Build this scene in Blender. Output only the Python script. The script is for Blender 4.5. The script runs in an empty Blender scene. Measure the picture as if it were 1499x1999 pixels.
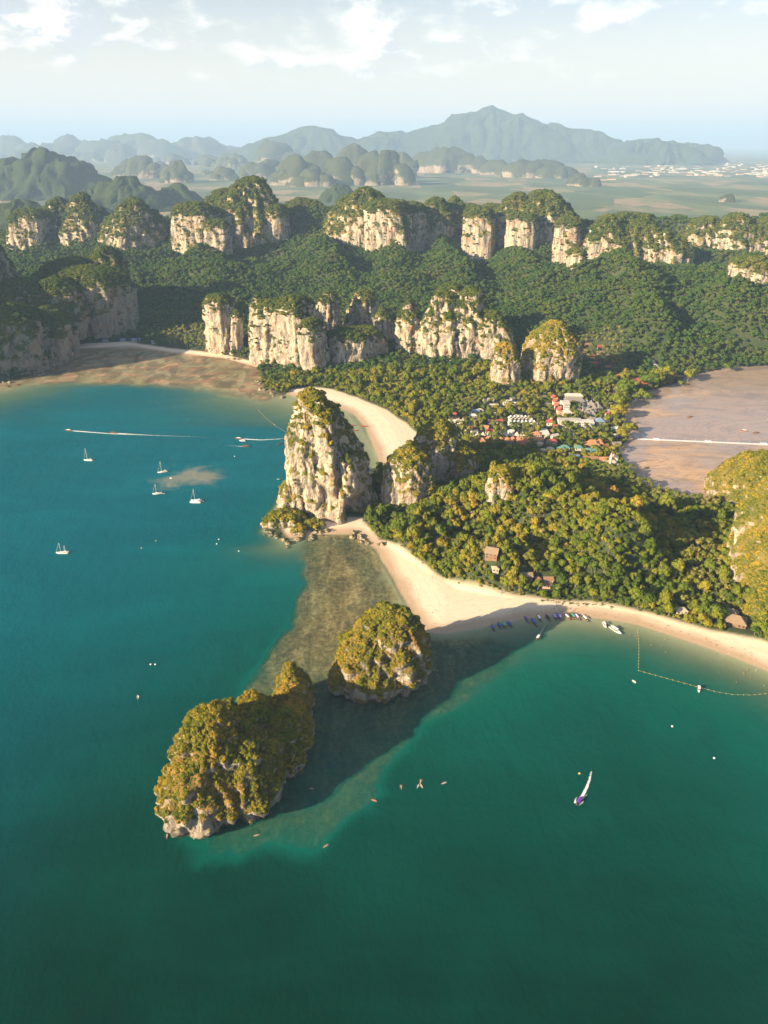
import bpy, bmesh, math, random
import numpy as np
from mathutils import Vector, Matrix
S = bpy.context.scene
COL = S.collection
R = math.radians
rng = np.random.default_rng(7)
random.seed(7)

# ------------------------------------------------------------------ camera
F_PX, CAM_H, PCX, PCY, HORIZON = 1386.0, 400.0, 749.5, 999.5, 281.0
PITCH = math.atan((PCY - HORIZON) / F_PX)
cam = bpy.data.cameras.new('camera')
cam.sensor_fit = 'VERTICAL'; cam.sensor_height = 24.0; cam.sensor_width = 18.0
cam.lens = 24.0 * F_PX / 1999.0
cam.clip_start = 1.0; cam.clip_end = 150000.0
co = bpy.data.objects.new('camera', cam); COL.objects.link(co)
co.location = (0, 0, CAM_H); co.rotation_euler = (math.pi / 2 - PITCH, 0, 0)
S.camera = co

# ------------------------------------------------------------------ light
SUN_AZ, SUN_EL = 31.0, 20.0           # heading the shadows fall to (from +X towards +Y), height of the sun
sun_dir = Vector((-math.cos(R(SUN_AZ)) * math.cos(R(SUN_EL)), -math.sin(R(SUN_AZ)) * math.cos(R(SUN_EL)), math.sin(R(SUN_EL))))
W = bpy.data.worlds.new('World'); S.world = W; W.use_nodes = True
sl = bpy.data.lights.new('sun', 'SUN'); sl.energy = 5.0; sl.angle = R(0.5); sl.color = (1.0, 0.76, 0.46)
so = bpy.data.objects.new('sun', sl); COL.objects.link(so)
so.rotation_euler = (-sun_dir).to_track_quat('-Z', 'Y').to_euler(); so.location = (-600, -400, 900)

def nd(nt, typ, **kw):
    n = nt.nodes.new(typ)
    for k, v in kw.items():
        if k.startswith('i_'):
            key = k[2:]
            key = int(key) if key.isdigit() else key.replace('_', ' ')
            s = n.inputs[key]
            if hasattr(v, 'is_output') or isinstance(v, bpy.types.NodeSocket): nt.links.new(v, s)
            else: s.default_value = v
        else: setattr(n, k, v)
    return n
def mth(nt, op, a, b=None, c=None, clamp=False):
    n = nt.nodes.new('ShaderNodeMath'); n.operation = op; n.use_clamp = clamp
    for i, v in enumerate((a, b, c)):
        if v is None: continue
        if isinstance(v, bpy.types.NodeSocket): nt.links.new(v, n.inputs[i])
        else: n.inputs[i].default_value = v
    return n.outputs[0]
def vmul(nt, v, s):
    n = nt.nodes.new('ShaderNodeVectorMath'); n.operation = 'MULTIPLY'
    nt.links.new(v, n.inputs[0]); n.inputs[1].default_value = s
    return n.outputs[0]
def noise(nt, vec, scale, detail=4, rough=0.55, dist=0.0):
    n = nt.nodes.new('ShaderNodeTexNoise'); n.inputs['Scale'].default_value = scale
    n.inputs['Detail'].default_value = detail; n.inputs['Roughness'].default_value = rough; n.inputs['Distortion'].default_value = dist
    if vec is not None: nt.links.new(vec, n.inputs['Vector'])
    return n.outputs['Fac']
def ramp(nt, fac, stops, interp='LINEAR'):
    n = nt.nodes.new('ShaderNodeValToRGB'); n.color_ramp.interpolation = interp
    e = n.color_ramp.elements
    while len(e) < len(stops): e.new(0.5)
    for el, (p, c) in zip(e, stops):
        el.position = p; el.color = (*c, 1) if len(c) == 3 else c
    nt.links.new(fac, n.inputs[0]); return n.outputs[0]
def sstep(nt, v, a, b):
    n = nt.nodes.new('ShaderNodeMapRange'); n.interpolation_type = 'SMOOTHSTEP'
    nt.links.new(v, n.inputs[0]); n.inputs[1].default_value = a; n.inputs[2].default_value = b
    return n.outputs[0]
def mix(nt, f, a, b, mode='MIX'):
    n = nt.nodes.new('ShaderNodeMix'); n.data_type = 'RGBA'; n.blend_type = mode
    for s, v in ((n.inputs[0], f), (n.inputs[6], a), (n.inputs[7], b)):
        if isinstance(v, bpy.types.NodeSocket): nt.links.new(v, s)
        elif isinstance(v, (int, float)): s.default_value = v
        else: s.default_value = (*v, 1) if len(v) == 3 else v
    return n.outputs[2]

def build_world():
    nt = W.node_tree; nt.nodes.clear()
    out = nd(nt, 'ShaderNodeOutputWorld'); bg = nd(nt, 'ShaderNodeBackground')
    sky = nd(nt, 'ShaderNodeTexSky'); sky.sky_type = 'NISHITA'; sky.sun_disc = False
    sky.sun_elevation = R(SUN_EL); sky.sun_rotation = math.atan2(sun_dir.x, sun_dir.y)
    sky.altitude = 300; sky.air_density = 1.0; sky.dust_density = 1.6; sky.ozone_density = 1.5
    tc = nd(nt, 'ShaderNodeTexCoord').outputs['Generated']
    p = vmul(nt, tc, (1.0, 1.0, 2.1))
    def dens(off):
        v = nd(nt, 'ShaderNodeVectorMath', operation='ADD', i_0=p, i_1=off).outputs[0]
        big = noise(nt, v, 7.5, 2, 0.5)
        fine = noise(nt, v, 20.0, 9, 0.60, 0.2)
        return mth(nt, 'ADD', mth(nt, 'MULTIPLY', big, 0.55), mth(nt, 'MULTIPLY', fine, 0.45))
    o0 = Vector((3.30, 1.70, 0.36))
    d0 = dens(o0); d1 = dens(o0 + Vector((sun_dir.x, sun_dir.y, sun_dir.z * 3.0)) * 0.022)
    z = nd(nt, 'ShaderNodeSeparateXYZ', i_0=tc).outputs[2]
    band = sstep(nt, z, 0.03, 0.11)
    cover = sstep(nt, mth(nt, 'ADD', d0, mth(nt, 'MULTIPLY', mth(nt, 'SUBTRACT', band, 1.0), 0.10)), 0.472, 0.655)
    cover = mth(nt, 'MULTIPLY', cover, mth(nt, 'MULTIPLY', sstep(nt, z, 0.015, 0.07), 0.62))
    lit = sstep(nt, mth(nt, 'SUBTRACT', d0, d1), -0.035, 0.045)
    ccol = mix(nt, lit, (4.9, 5.15, 5.8), (10.2, 9.5, 8.5))  # sunlit and shaded sides of the clouds put into the colour
    nd(nt, 'ShaderNodeBackground')
    # thin pale veil of high haze near the horizon belongs to this sky
    veil = mth(nt, 'MULTIPLY', sstep(nt, mth(nt, 'ABSOLUTE', z), 0.24, 0.0), 0.90)
    base = mix(nt, veil, sky.outputs[0], (7.6, 6.7, 5.6))
    c = mix(nt, cover, base, ccol)
    nt.links.new(c, bg.inputs[0]); bg.inputs[1].default_value = 0.05
    nt.links.new(bg.outputs[0], out.inputs[0])
build_world()
S.view_settings.view_transform = 'Standard'; S.view_settings.look = 'None'
S.view_settings.exposure = 1.72; S.view_settings.gamma = 1.0; S.view_settings.use_curve_mapping = False
S.render.engine = 'CYCLES'
cy = S.cycles
cy.use_denoising = True
try: cy.denoiser = 'OPENIMAGEDENOISE'
except Exception: pass
cy.max_bounces = 5; cy.diffuse_bounces = 2; cy.glossy_bounces = 2; cy.transmission_bounces = 2
cy.transparent_max_bounces = 6; cy.volume_bounces = 1; cy.sample_clamp_indirect = 4.0
cy.use_adaptive_sampling = True; cy.adaptive_threshold = 0.02
cy.caustics_reflective = False; cy.caustics_refractive = False

# ------------------------------------------------------------------ layout helpers (photo pixel -> place on the ground)
CP, SP = math.cos(PITCH), math.sin(PITCH)
def ray(px, py):
    u = (px - PCX) / F_PX; v = (PCY - py) / F_PX
    return u, CP + v * SP, -SP + v * CP
def at(px, py, z=0.0):
    u, dy, dz = ray(px, py); t = (z - CAM_H) / dz
    return np.array((u * t, dy * t, z))
def at_Y(px, py, Y):
    u, dy, dz = ray(px, py); t = Y / dy
    return np.array((u * t, Y, CAM_H + dz * t))
def mpp(x, y, z):
    return (y * CP - (z - CAM_H) * SP) / F_PX
def in_frame(x, y, z, m=0.0):
    d = y * CP - (z - CAM_H) * SP; up = y * SP + (z - CAM_H) * CP
    px = PCX + F_PX * x / d; py = PCY - F_PX * up / d
    return (px > -m) & (px < 1499 + m) & (py > -m) & (py < 1999 + m)
def poly(*pts): return np.array([at(*p)[:2] for p in pts])

# ---------- noise
_perm = np.random.default_rng(3).permutation(256); _perm = np.concatenate([_perm, _perm, _perm])
_grad = np.random.default_rng(4).normal(size=(256, 3)); _grad /= np.linalg.norm(_grad, axis=1)[:, None]; _gradf = _grad.astype(np.float32)
def perlin(P):
    P = np.asarray(P, float); i = np.floor(P).astype(np.int64); f = (P - i).astype(np.float32); i &= 255
    u = f * f * f * (f * (f * 6 - 15) + 10); ux, uy, uz = u[:, 0], u[:, 1], u[:, 2]; fx, fy, fz = f[:, 0], f[:, 1], f[:, 2]
    flat = not fz.any(); res = np.zeros(len(P), np.float32)
    for dx in (0, 1):
        hx = _perm[i[:, 0] + dx]; wx = ux if dx else 1 - ux
        for dy in (0, 1):
            hy = _perm[hx + i[:, 1] + dy]; wxy = wx * (uy if dy else 1 - uy)
            for dz in ((0,) if flat else (0, 1)):
                g = _gradf[_perm[hy + i[:, 2] + dz]]
                d = g[:, 0] * (fx - dx) + g[:, 1] * (fy - dy)
                if flat: res += d * wxy
                else: res += (d + g[:, 2] * (fz - dz)) * wxy * (uz if dz else 1 - uz)
    return res * 1.6
def fbm(P, octv=4, gain=0.5):
    P = np.asarray(P, float); s = np.zeros(len(P)); a = 1.0
    for k in range(octv):
        s += a * perlin(P + 17.0 * k); P = P * 2.03; a *= gain
    return s
def ridged(P, octv=3, gain=0.5):
    P = np.asarray(P, float); s = np.zeros(len(P)); a = 1.0
    for k in range(octv):
        s += a * (0.5 - np.abs(perlin(P + 9.0 * k))) * 1.0; P = P * 2.1; a *= gain
    return s
def sm(x, a, b):
    t = np.clip((x - a) / (b - a), 0, 1); return t * t * (3 - 2 * t)

def seg_dist(P, poly_, closed=True):
    n = len(poly_); d = np.full(len(P), 1e18)
    for k in range(n if closed else n - 1):
        a = poly_[k]; b = poly_[(k + 1) % n]; ab = b - a
        t = np.clip(((P - a) @ ab) / max(ab @ ab, 1e-9), 0, 1)
        q = P - (a + t[:, None] * ab); d = np.minimum(d, (q * q).sum(1))
    return np.sqrt(d)
def inside(P, poly_):
    c = np.zeros(len(P), bool); n = len(poly_); j = n - 1
    for i in range(n):
        xi, yi = poly_[i]; xj, yj = poly_[j]
        cond = ((yi > P[:, 1]) != (yj > P[:, 1])) & (P[:, 0] < (xj - xi) * (P[:, 1] - yi) / (yj - yi + 1e-12) + xi)
        c ^= cond; j = i
    return c
def sdist(P, poly_):
    d = seg_dist(P, poly_); return np.where(inside(P, poly_), d, -d)

# ------------------------------------------------------------------ shape of the land
COAST = np.vstack([np.array([(-1160, 1110), (-930, 1140)]), poly((-60, 765), (0, 750), (60, 735), (95, 722), (112, 704), (150, 683), (250, 678), (330, 690), (430, 701), (505, 721),
        (508, 758), (540, 770), (565, 770), (600, 781), (650, 790), (690, 806), (715, 835), (725, 860), (735, 885), (742, 905), (715, 935), (650, 900), (585, 905), (560, 960), (530, 1008),
        (516, 1036), (560, 1055), (620, 1043), (690, 1042), (715, 1058), (735, 1078), (760, 1120), (785, 1165), (805, 1200), (825, 1232),
        (870, 1237), (950, 1222), (1020, 1208), (1100, 1201), (1180, 1208), (1240, 1218), (1300, 1237), (1370, 1260), (1440, 1286), (1499, 1310), (1640, 1380)),
        np.array([(900, 420), (900, 700), (640, 800)]),
        poly((1440, 990), (1385, 980), (1330, 972), (1260, 945), (1225, 905), (1212, 880), (1238, 857), (1222, 830), (1235, 790), (1250, 770), (1330, 750),
        (1345, 736), (1440, 720), (1499, 716), (1600, 713)), np.array([(1900, 1500), (5000, 3400), (30000, 9000), (60000, 90000), (-60000, 90000), (-30000, 4000), (-1500, 1650)])])
SAND = [poly((548, 1024), (562, 1053), (620, 1047), (690, 1047), (738, 1076), (742, 1052), (705, 1012), (640, 1012)), poly((720, 1050), (735, 1078), (760, 1120), (785, 1165), (805, 1200), (825, 1240), (870, 1246), (950, 1232), (1020, 1216), (1100, 1208), (1180, 1214), (1240, 1224), (1300, 1244), (1370, 1267), (1440, 1294), (1499, 1320), (1640, 1390),
             (1640, 1320), (1499, 1262), (1440, 1246), (1400, 1236), (1330, 1218), (1260, 1199), (1170, 1180), (1100, 1176), (1050, 1170), (960, 1161), (900, 1150), (850, 1124), (790, 1083), (760, 1060)),
        poly((555, 772), (600, 786), (650, 797), (690, 812), (712, 838), (720, 862), (728, 900), (742, 912), (760, 905), (790, 885), (834, 868), (795, 830), (745, 799), (700, 779), (650, 763), (610, 758), (570, 760)),
        poly((100, 700), (112, 708), (150, 688), (250, 683), (330, 695), (430, 706), (508, 728), (512, 712), (430, 692), (330, 681), (250, 669), (150, 673))]
REEF = poly((600, 1030), (585, 1090), (588, 1150), (562, 1210), (505, 1290), (462, 1370), (440, 1450), (350, 1500), (320, 1600), (395, 1685), (500, 1664), (620, 1672), (700, 1602), (765, 1500), (825, 1415), (955, 1335), (1018, 1292), (1002, 1256), (905, 1243), (850, 1243), (780, 1180), (720, 1050))
FLAT = poly((-60, 768), (60, 747), (150, 745), (300, 750), (400, 757), (520, 778), (530, 740), (510, 710), (330, 685), (150, 678), (90, 715), (20, 745))
CTRL = [(560, 750, 2), (700, 765, 3), (760, 800, 3), (835, 850, 3), (900, 800, 4), (1000, 800, 4), (1100, 800, 4), (1200, 760, 4), (1225, 850, 3), (1200, 900, 3), (1100, 880, 4), (1000, 850, 4), (930, 880, 5), (900, 760, 6), (750, 750, 8), (680, 745, 6), (1000, 745, 10), (1110, 760, 6), (950, 740, 14), (860, 720, 16),
        (745, 1050, 2), (820, 1100, 3), (900, 1150, 3), (1000, 1165, 3), (1100, 1172, 3), (1250, 1190, 3), (1400, 1225, 4), (1330, 1090, 8), (1350, 1040, 8), (1380, 1000, 5), (1300, 965, 3), (1200, 930, 4), (1150, 945, 8), (1050, 920, 6), (1230, 975, 12),
        (1060, 975, 46), (1150, 990, 44), (1240, 1012, 40), (1290, 1045, 30), (960, 950, 42), (900, 960, 30), (880, 1000, 22), (1000, 1060, 32), (1120, 1060, 32), (1230, 1075, 28), (1180, 1118, 24), (1010, 1120, 14), (1100, 1130, 10), (860, 1070, 8), (940, 1110, 12), (1080, 1150, 6), (800, 1060, 5), (1270, 1140, 8),
        (430, 690, 4), (500, 680, 5), (350, 655, 7), (280, 640, 14), (330, 600, 22), (400, 570, 38), (500, 530, 70), (600, 500, 95), (700, 490, 100), (760, 480, 108), (900, 482, 108), (700, 545, 52), (850, 530, 70), (600, 550, 48), (450, 500, 90), (350, 510, 75),
        (900, 560, 52), (1000, 540, 70), (1050, 590, 44), (950, 640, 25), (1150, 650, 26), (1190, 700, 8), (1100, 520, 95), (1150, 530, 95), (1260, 515, 98), (1300, 600, 62), (1350, 690, 22), (1330, 735, 4), (1250, 650, 40), (1250, 570, 78), (1400, 610, 66), (1450, 585, 85), (1499, 630, 66), (1440, 700, 14), (1499, 695, 14), (1350, 560, 80), (1300, 660, 36), (1380, 650, 36),
        (1000, 460, 125), (1100, 455, 140), (600, 430, 140), (680, 440, 140), (150, 672, 4), (250, 662, 5), (230, 610, 25), (300, 545, 55), (200, 560, 55), (100, 570, 70), (60, 650, 40), (-60, 640, 60), (120, 500, 60), (250, 495, 75), (1300, 480, 120), (1450, 480, 130)]
CW = np.array([at(*c) for c in CTRL] + [(x, y, 3.0) for x in (-3000, -1500, 0, 1500, 3500) for y in (3500, 4500, 7000)] + [(-1500, 2600, 5), (-2200, 2000, 5), (-2000, 1500, 20), (-1300, 1500, 40), (2000, 1900, 80), (2600, 2400, 60), (1800, 2800, 60), (2600, 3000, 20), (900, 600, 60), (900, 900, 5), (0, 200, 3), (-600, 300, 3), (700, 200, 3)])
def _phi(P): return np.sqrt(((P[:, None, :] - CW[None, :, :2]) ** 2).sum(2) + 35.0 ** 2)
_A = np.zeros((len(CW) + 1,) * 2); _A[:-1, :-1] = _phi(CW[:, :2]) + np.eye(len(CW)) * 4.0; _A[-1, :-1] = _A[:-1, -1] = 1
_wt = np.linalg.solve(_A, np.concatenate([CW[:, 2], [0]]))
def _hill_exact(P):
    out = np.empty(len(P))
    for k in range(0, len(P), 40000):
        out[k:k + 40000] = _phi(P[k:k + 40000]) @ _wt[:-1] + _wt[-1]
    far = sm(P[:, 1], 3300, 4300); out = out * (1 - far) + 3 * far
    out = out - 46 * sm(out, 62, 112) * sm(P[:, 1], 1850, 2250)
    return np.maximum(out, 1.8)
class Lattice:
    """a function of the plan kept on a regular lattice and read back bilinearly"""
    def __init__(s, f, x0, x1, y0, y1, st):
        s.x0, s.y0, s.st = x0, y0, st; s.nx, s.ny = int((x1 - x0) / st) + 1, int((y1 - y0) / st) + 1
        X, Y = np.meshgrid(x0 + st * np.arange(s.nx), y0 + st * np.arange(s.ny))
        s.v = f(np.column_stack([X.ravel(), Y.ravel()])).reshape(s.ny, s.nx); s.f = f
    def __call__(s, P):
        u = (P[:, 0] - s.x0) / s.st; v = (P[:, 1] - s.y0) / s.st
        ok = (u >= 0) & (v >= 0) & (u < s.nx - 1.001) & (v < s.ny - 1.001); out = np.empty(len(P))
        if (~ok).any(): out[~ok] = s.f(P[~ok])
        i = u[ok].astype(int); j = v[ok].astype(int); a = u[ok] - i; b = v[ok] - j; q = s.v
        out[ok] = q[j, i] * (1 - a) * (1 - b) + q[j, i + 1] * a * (1 - b) + q[j + 1, i] * (1 - a) * b + q[j + 1, i + 1] * a * b
        return out
hill_z = Lattice(_hill_exact, -2600, 2800, 200, 4400, 24.0)
coast_d = Lattice(lambda P: sdist(P, COAST), -1500, 1300, 200, 1700, 4.0)
def near_sd(P, q):
    """signed distance to a small outline, only worked out near it"""
    lo = q.min(0) - 90; hi = q.max(0) + 90; k = ((P > lo) & (P < hi)).all(1); out = np.full(len(P), -400.0)
    if k.any(): out[k] = sdist(P[k], q)
    return out
SPURS = [([(1190, 540), (1235, 590), (1275, 640), (1310, 700)], 45, 62), ([(1395, 585), (1420, 640), (1440, 700)], 30, 55), ([(1000, 520), (1040, 560), (1080, 610)], 34, 60), ([(620, 505), (660, 545), (690, 590)], 40, 70), ([(860, 500), (880, 540), (920, 590)], 32, 60), ([(400, 510), (430, 550), (450, 590)], 30, 60), ([(1120, 560), (1160, 610), (1190, 660)], 30, 48), ([(760, 500), (775, 540), (790, 575)], 30, 60)]
SPURS = [(np.array([at(px, py, 60)[:2] for px, py in q]), h, w) for q, h, w in SPURS]
CREST = np.array([at(px, 476, 100)[:2] + (0, 165) for px in (-60, 60, 150, 260, 380, 500, 600, 720, 850, 950, 1060, 1180, 1300, 1420, 1560)])
def land(P):
    """height of the ground or sea bed, and its kinds (sand, reef, mud)"""
    P = np.asarray(P, float)[:, :2]
    P3 = np.column_stack([P, np.zeros(len(P))])
    wob = fbm(P3 / 40.0, 3) * 5.0
    s = coast_d(P)
    sand = np.zeros(len(P))
    for q in SAND: sand = np.maximum(sand, sm(near_sd(P, q) + wob * 0.45, -3, 3))
    reef = sm(near_sd(P, REEF) + wob * 1.6 + fbm(P3 / 9.0, 2) * 2.2, -7, 7)
    flat = sm(near_sd(P, FLAT) + wob * 2.0, -35, 10)
    hz = hill_z(P); spur = np.zeros(len(P))
    kk = (P[:, 1] > 1250) & (P[:, 1] < 3100) & (np.abs(P[:, 0]) < 1400)
    if kk.any():
        Pk = P[kk]; wv = Pk + np.column_stack([fbm(P3[kk] / 90.0, 2), fbm(P3[kk] / 90.0 + 31.0, 2)]) * 26.0
        spur[kk] += 92 * np.exp(-(seg_dist(wv, CREST, False) / 95.0) ** 2)
        for q, h_, w_ in SPURS: spur[kk] += h_ * np.exp(-(seg_dist(wv, q, False) / w_) ** 2) * sm(hz[kk], 6, 50) * sm(hz[kk], 120, 80)
    z_up = np.minimum(0.055 * s, 2.2) + (hz - 1.8) * sm(s, 8, 75) + fbm(P3 / 55.0, 2) * 3.0 * sm(s, 60, 250) * (hz > 12) + spur + (ridged(P3 / 210.0, 3) - .45) * 44.0 * sm(hz, 125, 80) * sm(hz, 14, 60) * sm(P[:, 1], 1250, 1500) * (1 - sm(P[:, 1], 3000, 3500))
    bank = sm(sand, 0.0, 1.0); z_up = z_up * (1 - bank) + np.minimum(z_up, np.minimum(0.055 * s, 2.2)) * bank
    west = sm(P[:, 1], 860, 1080)
    slope = (0.060 + 0.25 * sm(-P[:, 0], 70, 115) * sm(P[:, 1], 680, 730)) * (1 - west) + 0.018 * west
    dep = 11.0 * (1 - np.exp(-np.maximum(-s, 0) * slope / 11.0)) + np.maximum(0, 330 - P[:, 1]) * 0.006
    rd = 0.12 + 1.75 * sm(np.hypot(P[:, 0] + 30, P[:, 1] - 620), 50, 270) + 0.25 * fbm(P3 / 14.0, 3)
    rd = rd + 2.2 * sm(-near_sd(P, REEF), -60, 0) * sm(np.hypot(P[:, 0] + 60, P[:, 1] - 420) , 60, 160) * 0.35
    dep = dep * (1 - reef) + np.minimum(dep, np.clip(rd, 0.1, 4)) * reef
    dep = dep * (1 - flat) + np.minimum(dep, np.clip(0.04 + 0.22 * fbm(P3 / np.array((45.0, 24.0, 1)), 3), -0.12, 1)) * flat
    mud = (sm(P[:, 0], 150, 240) * (P[:, 1] > 720)) * (s < 6)
    mz = 0.30 + 0.12 * fbm(P3 / 60.0, 3) - 0.0009 * np.maximum(P[:, 0] - 560, 0)
    z = np.where(s > 0, z_up, -dep)
    z = np.where((mud > 0.5) & (s <= 0), np.maximum(mz, 0.06), z)
    return z, sand, reef, flat, mud, s
land_z = Lattice(lambda P: land(P)[0], -1100, 1000, 280, 2800, 7.0)
def ground_z(x, y): return float(land_z(np.array([(x, y)], float))[0])
def hit(px, py):
    """first point of the ground along the sight line through a photo pixel"""
    u, dy, dz = ray(px, py)
    Y = np.arange(285, 2790, 3.0)
    t = Y / dy; P = np.column_stack([u * t, Y]); zr = CAM_H + dz * t
    ok = np.nonzero(zr <= np.maximum(land_z(P), 0))[0]
    k = ok[0] if len(ok) else len(Y) - 1
    return np.array((P[k, 0], P[k, 1], max(zr[k], 0)))

# ------------------------------------------------------------------ object helpers
def tag(o, label=None, cat=None, group=None, kind=None):
    if label: o['label'] = label
    if cat: o['category'] = cat
    if group: o['group'] = group
    if kind: o['kind'] = kind
    return o
def mesh_np(name, V, Fc, mats=(), smooth=False, attrs=None, matidx=None):
    m = bpy.data.meshes.new(name); V = np.asarray(V, np.float32); Fc = np.asarray(Fc, np.int32)
    n, k = Fc.shape
    m.vertices.add(len(V)); m.vertices.foreach_set('co', V.ravel())
    m.loops.add(n * k); m.loops.foreach_set('vertex_index', Fc.ravel())
    m.polygons.add(n); m.polygons.foreach_set('loop_start', np.arange(0, n * k, k, dtype=np.int32))
    try: m.polygons.foreach_set('loop_total', np.full(n, k, np.int32))
    except Exception: pass
    if smooth: m.polygons.foreach_set('use_smooth', np.ones(n, bool))
    for x in mats: m.materials.append(x)
    if matidx is not None: m.polygons.foreach_set('material_index', np.asarray(matidx, np.int32))
    for kx, v in (attrs or {}).items():
        a = m.attributes.new(kx, 'FLOAT', 'POINT'); a.data.foreach_set('value', np.asarray(v, np.float32))
    m.update(calc_edges=True); m.validate()
    return m
def link(name, data, parent=None, loc=None, rz=None):
    o = bpy.data.objects.new(name, data); COL.objects.link(o)
    if parent: o.parent = parent
    if loc is not None: o.location = loc
    if rz is not None: o.rotation_euler = (0, 0, rz)
    return o
def grid_faces(nr, nc, wrap=False):
    r = np.arange(nr - 1)[:, None]; c = np.arange(nc if wrap else nc - 1)[None, :]; c2 = (c + 1) % nc
    return np.stack([r * nc + c, r * nc + c2, (r + 1) * nc + c2, (r + 1) * nc + c], -1).reshape(-1, 4)
def new_mat(name):
    m = bpy.data.materials.new(name); m.use_nodes = True; nt = m.node_tree; nt.nodes.clear()
    out = nd(nt, 'ShaderNodeOutputMaterial'); b = nd(nt, 'ShaderNodeBsdfPrincipled')
    nt.links.new(b.outputs[0], out.inputs[0])
    return m, nt, b, out
def attr(nt, name): return nd(nt, 'ShaderNodeAttribute', attribute_name=name).outputs['Fac']
def pos(nt): return nd(nt, 'ShaderNodeNewGeometry').outputs['Position']
def setc(nt, b, key, v):
    if isinstance(v, bpy.types.NodeSocket): nt.links.new(v, b.inputs[key])
    else: b.inputs[key].default_value = v
def bump(nt, b, h, strength, dist):
    n = nd(nt, 'ShaderNodeBump', i_Strength=strength, i_Distance=dist, i_Height=h); nt.links.new(n.outputs[0], b.inputs['Normal'])
def plain(name, col, rough=0.6, metal=0.0, var=0.12, scale=1.5):
    m, nt, b, _ = new_mat(name)
    f = noise(nt, pos(nt), scale, 3)
    c = mix(nt, f, [x * (1 - var) for x in col], [min(1, x * (1 + var)) for x in col])
    setc(nt, b, 'Base Color', c); b.inputs['Roughness'].default_value = rough; b.inputs['Metallic'].default_value = metal
    return m

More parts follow.
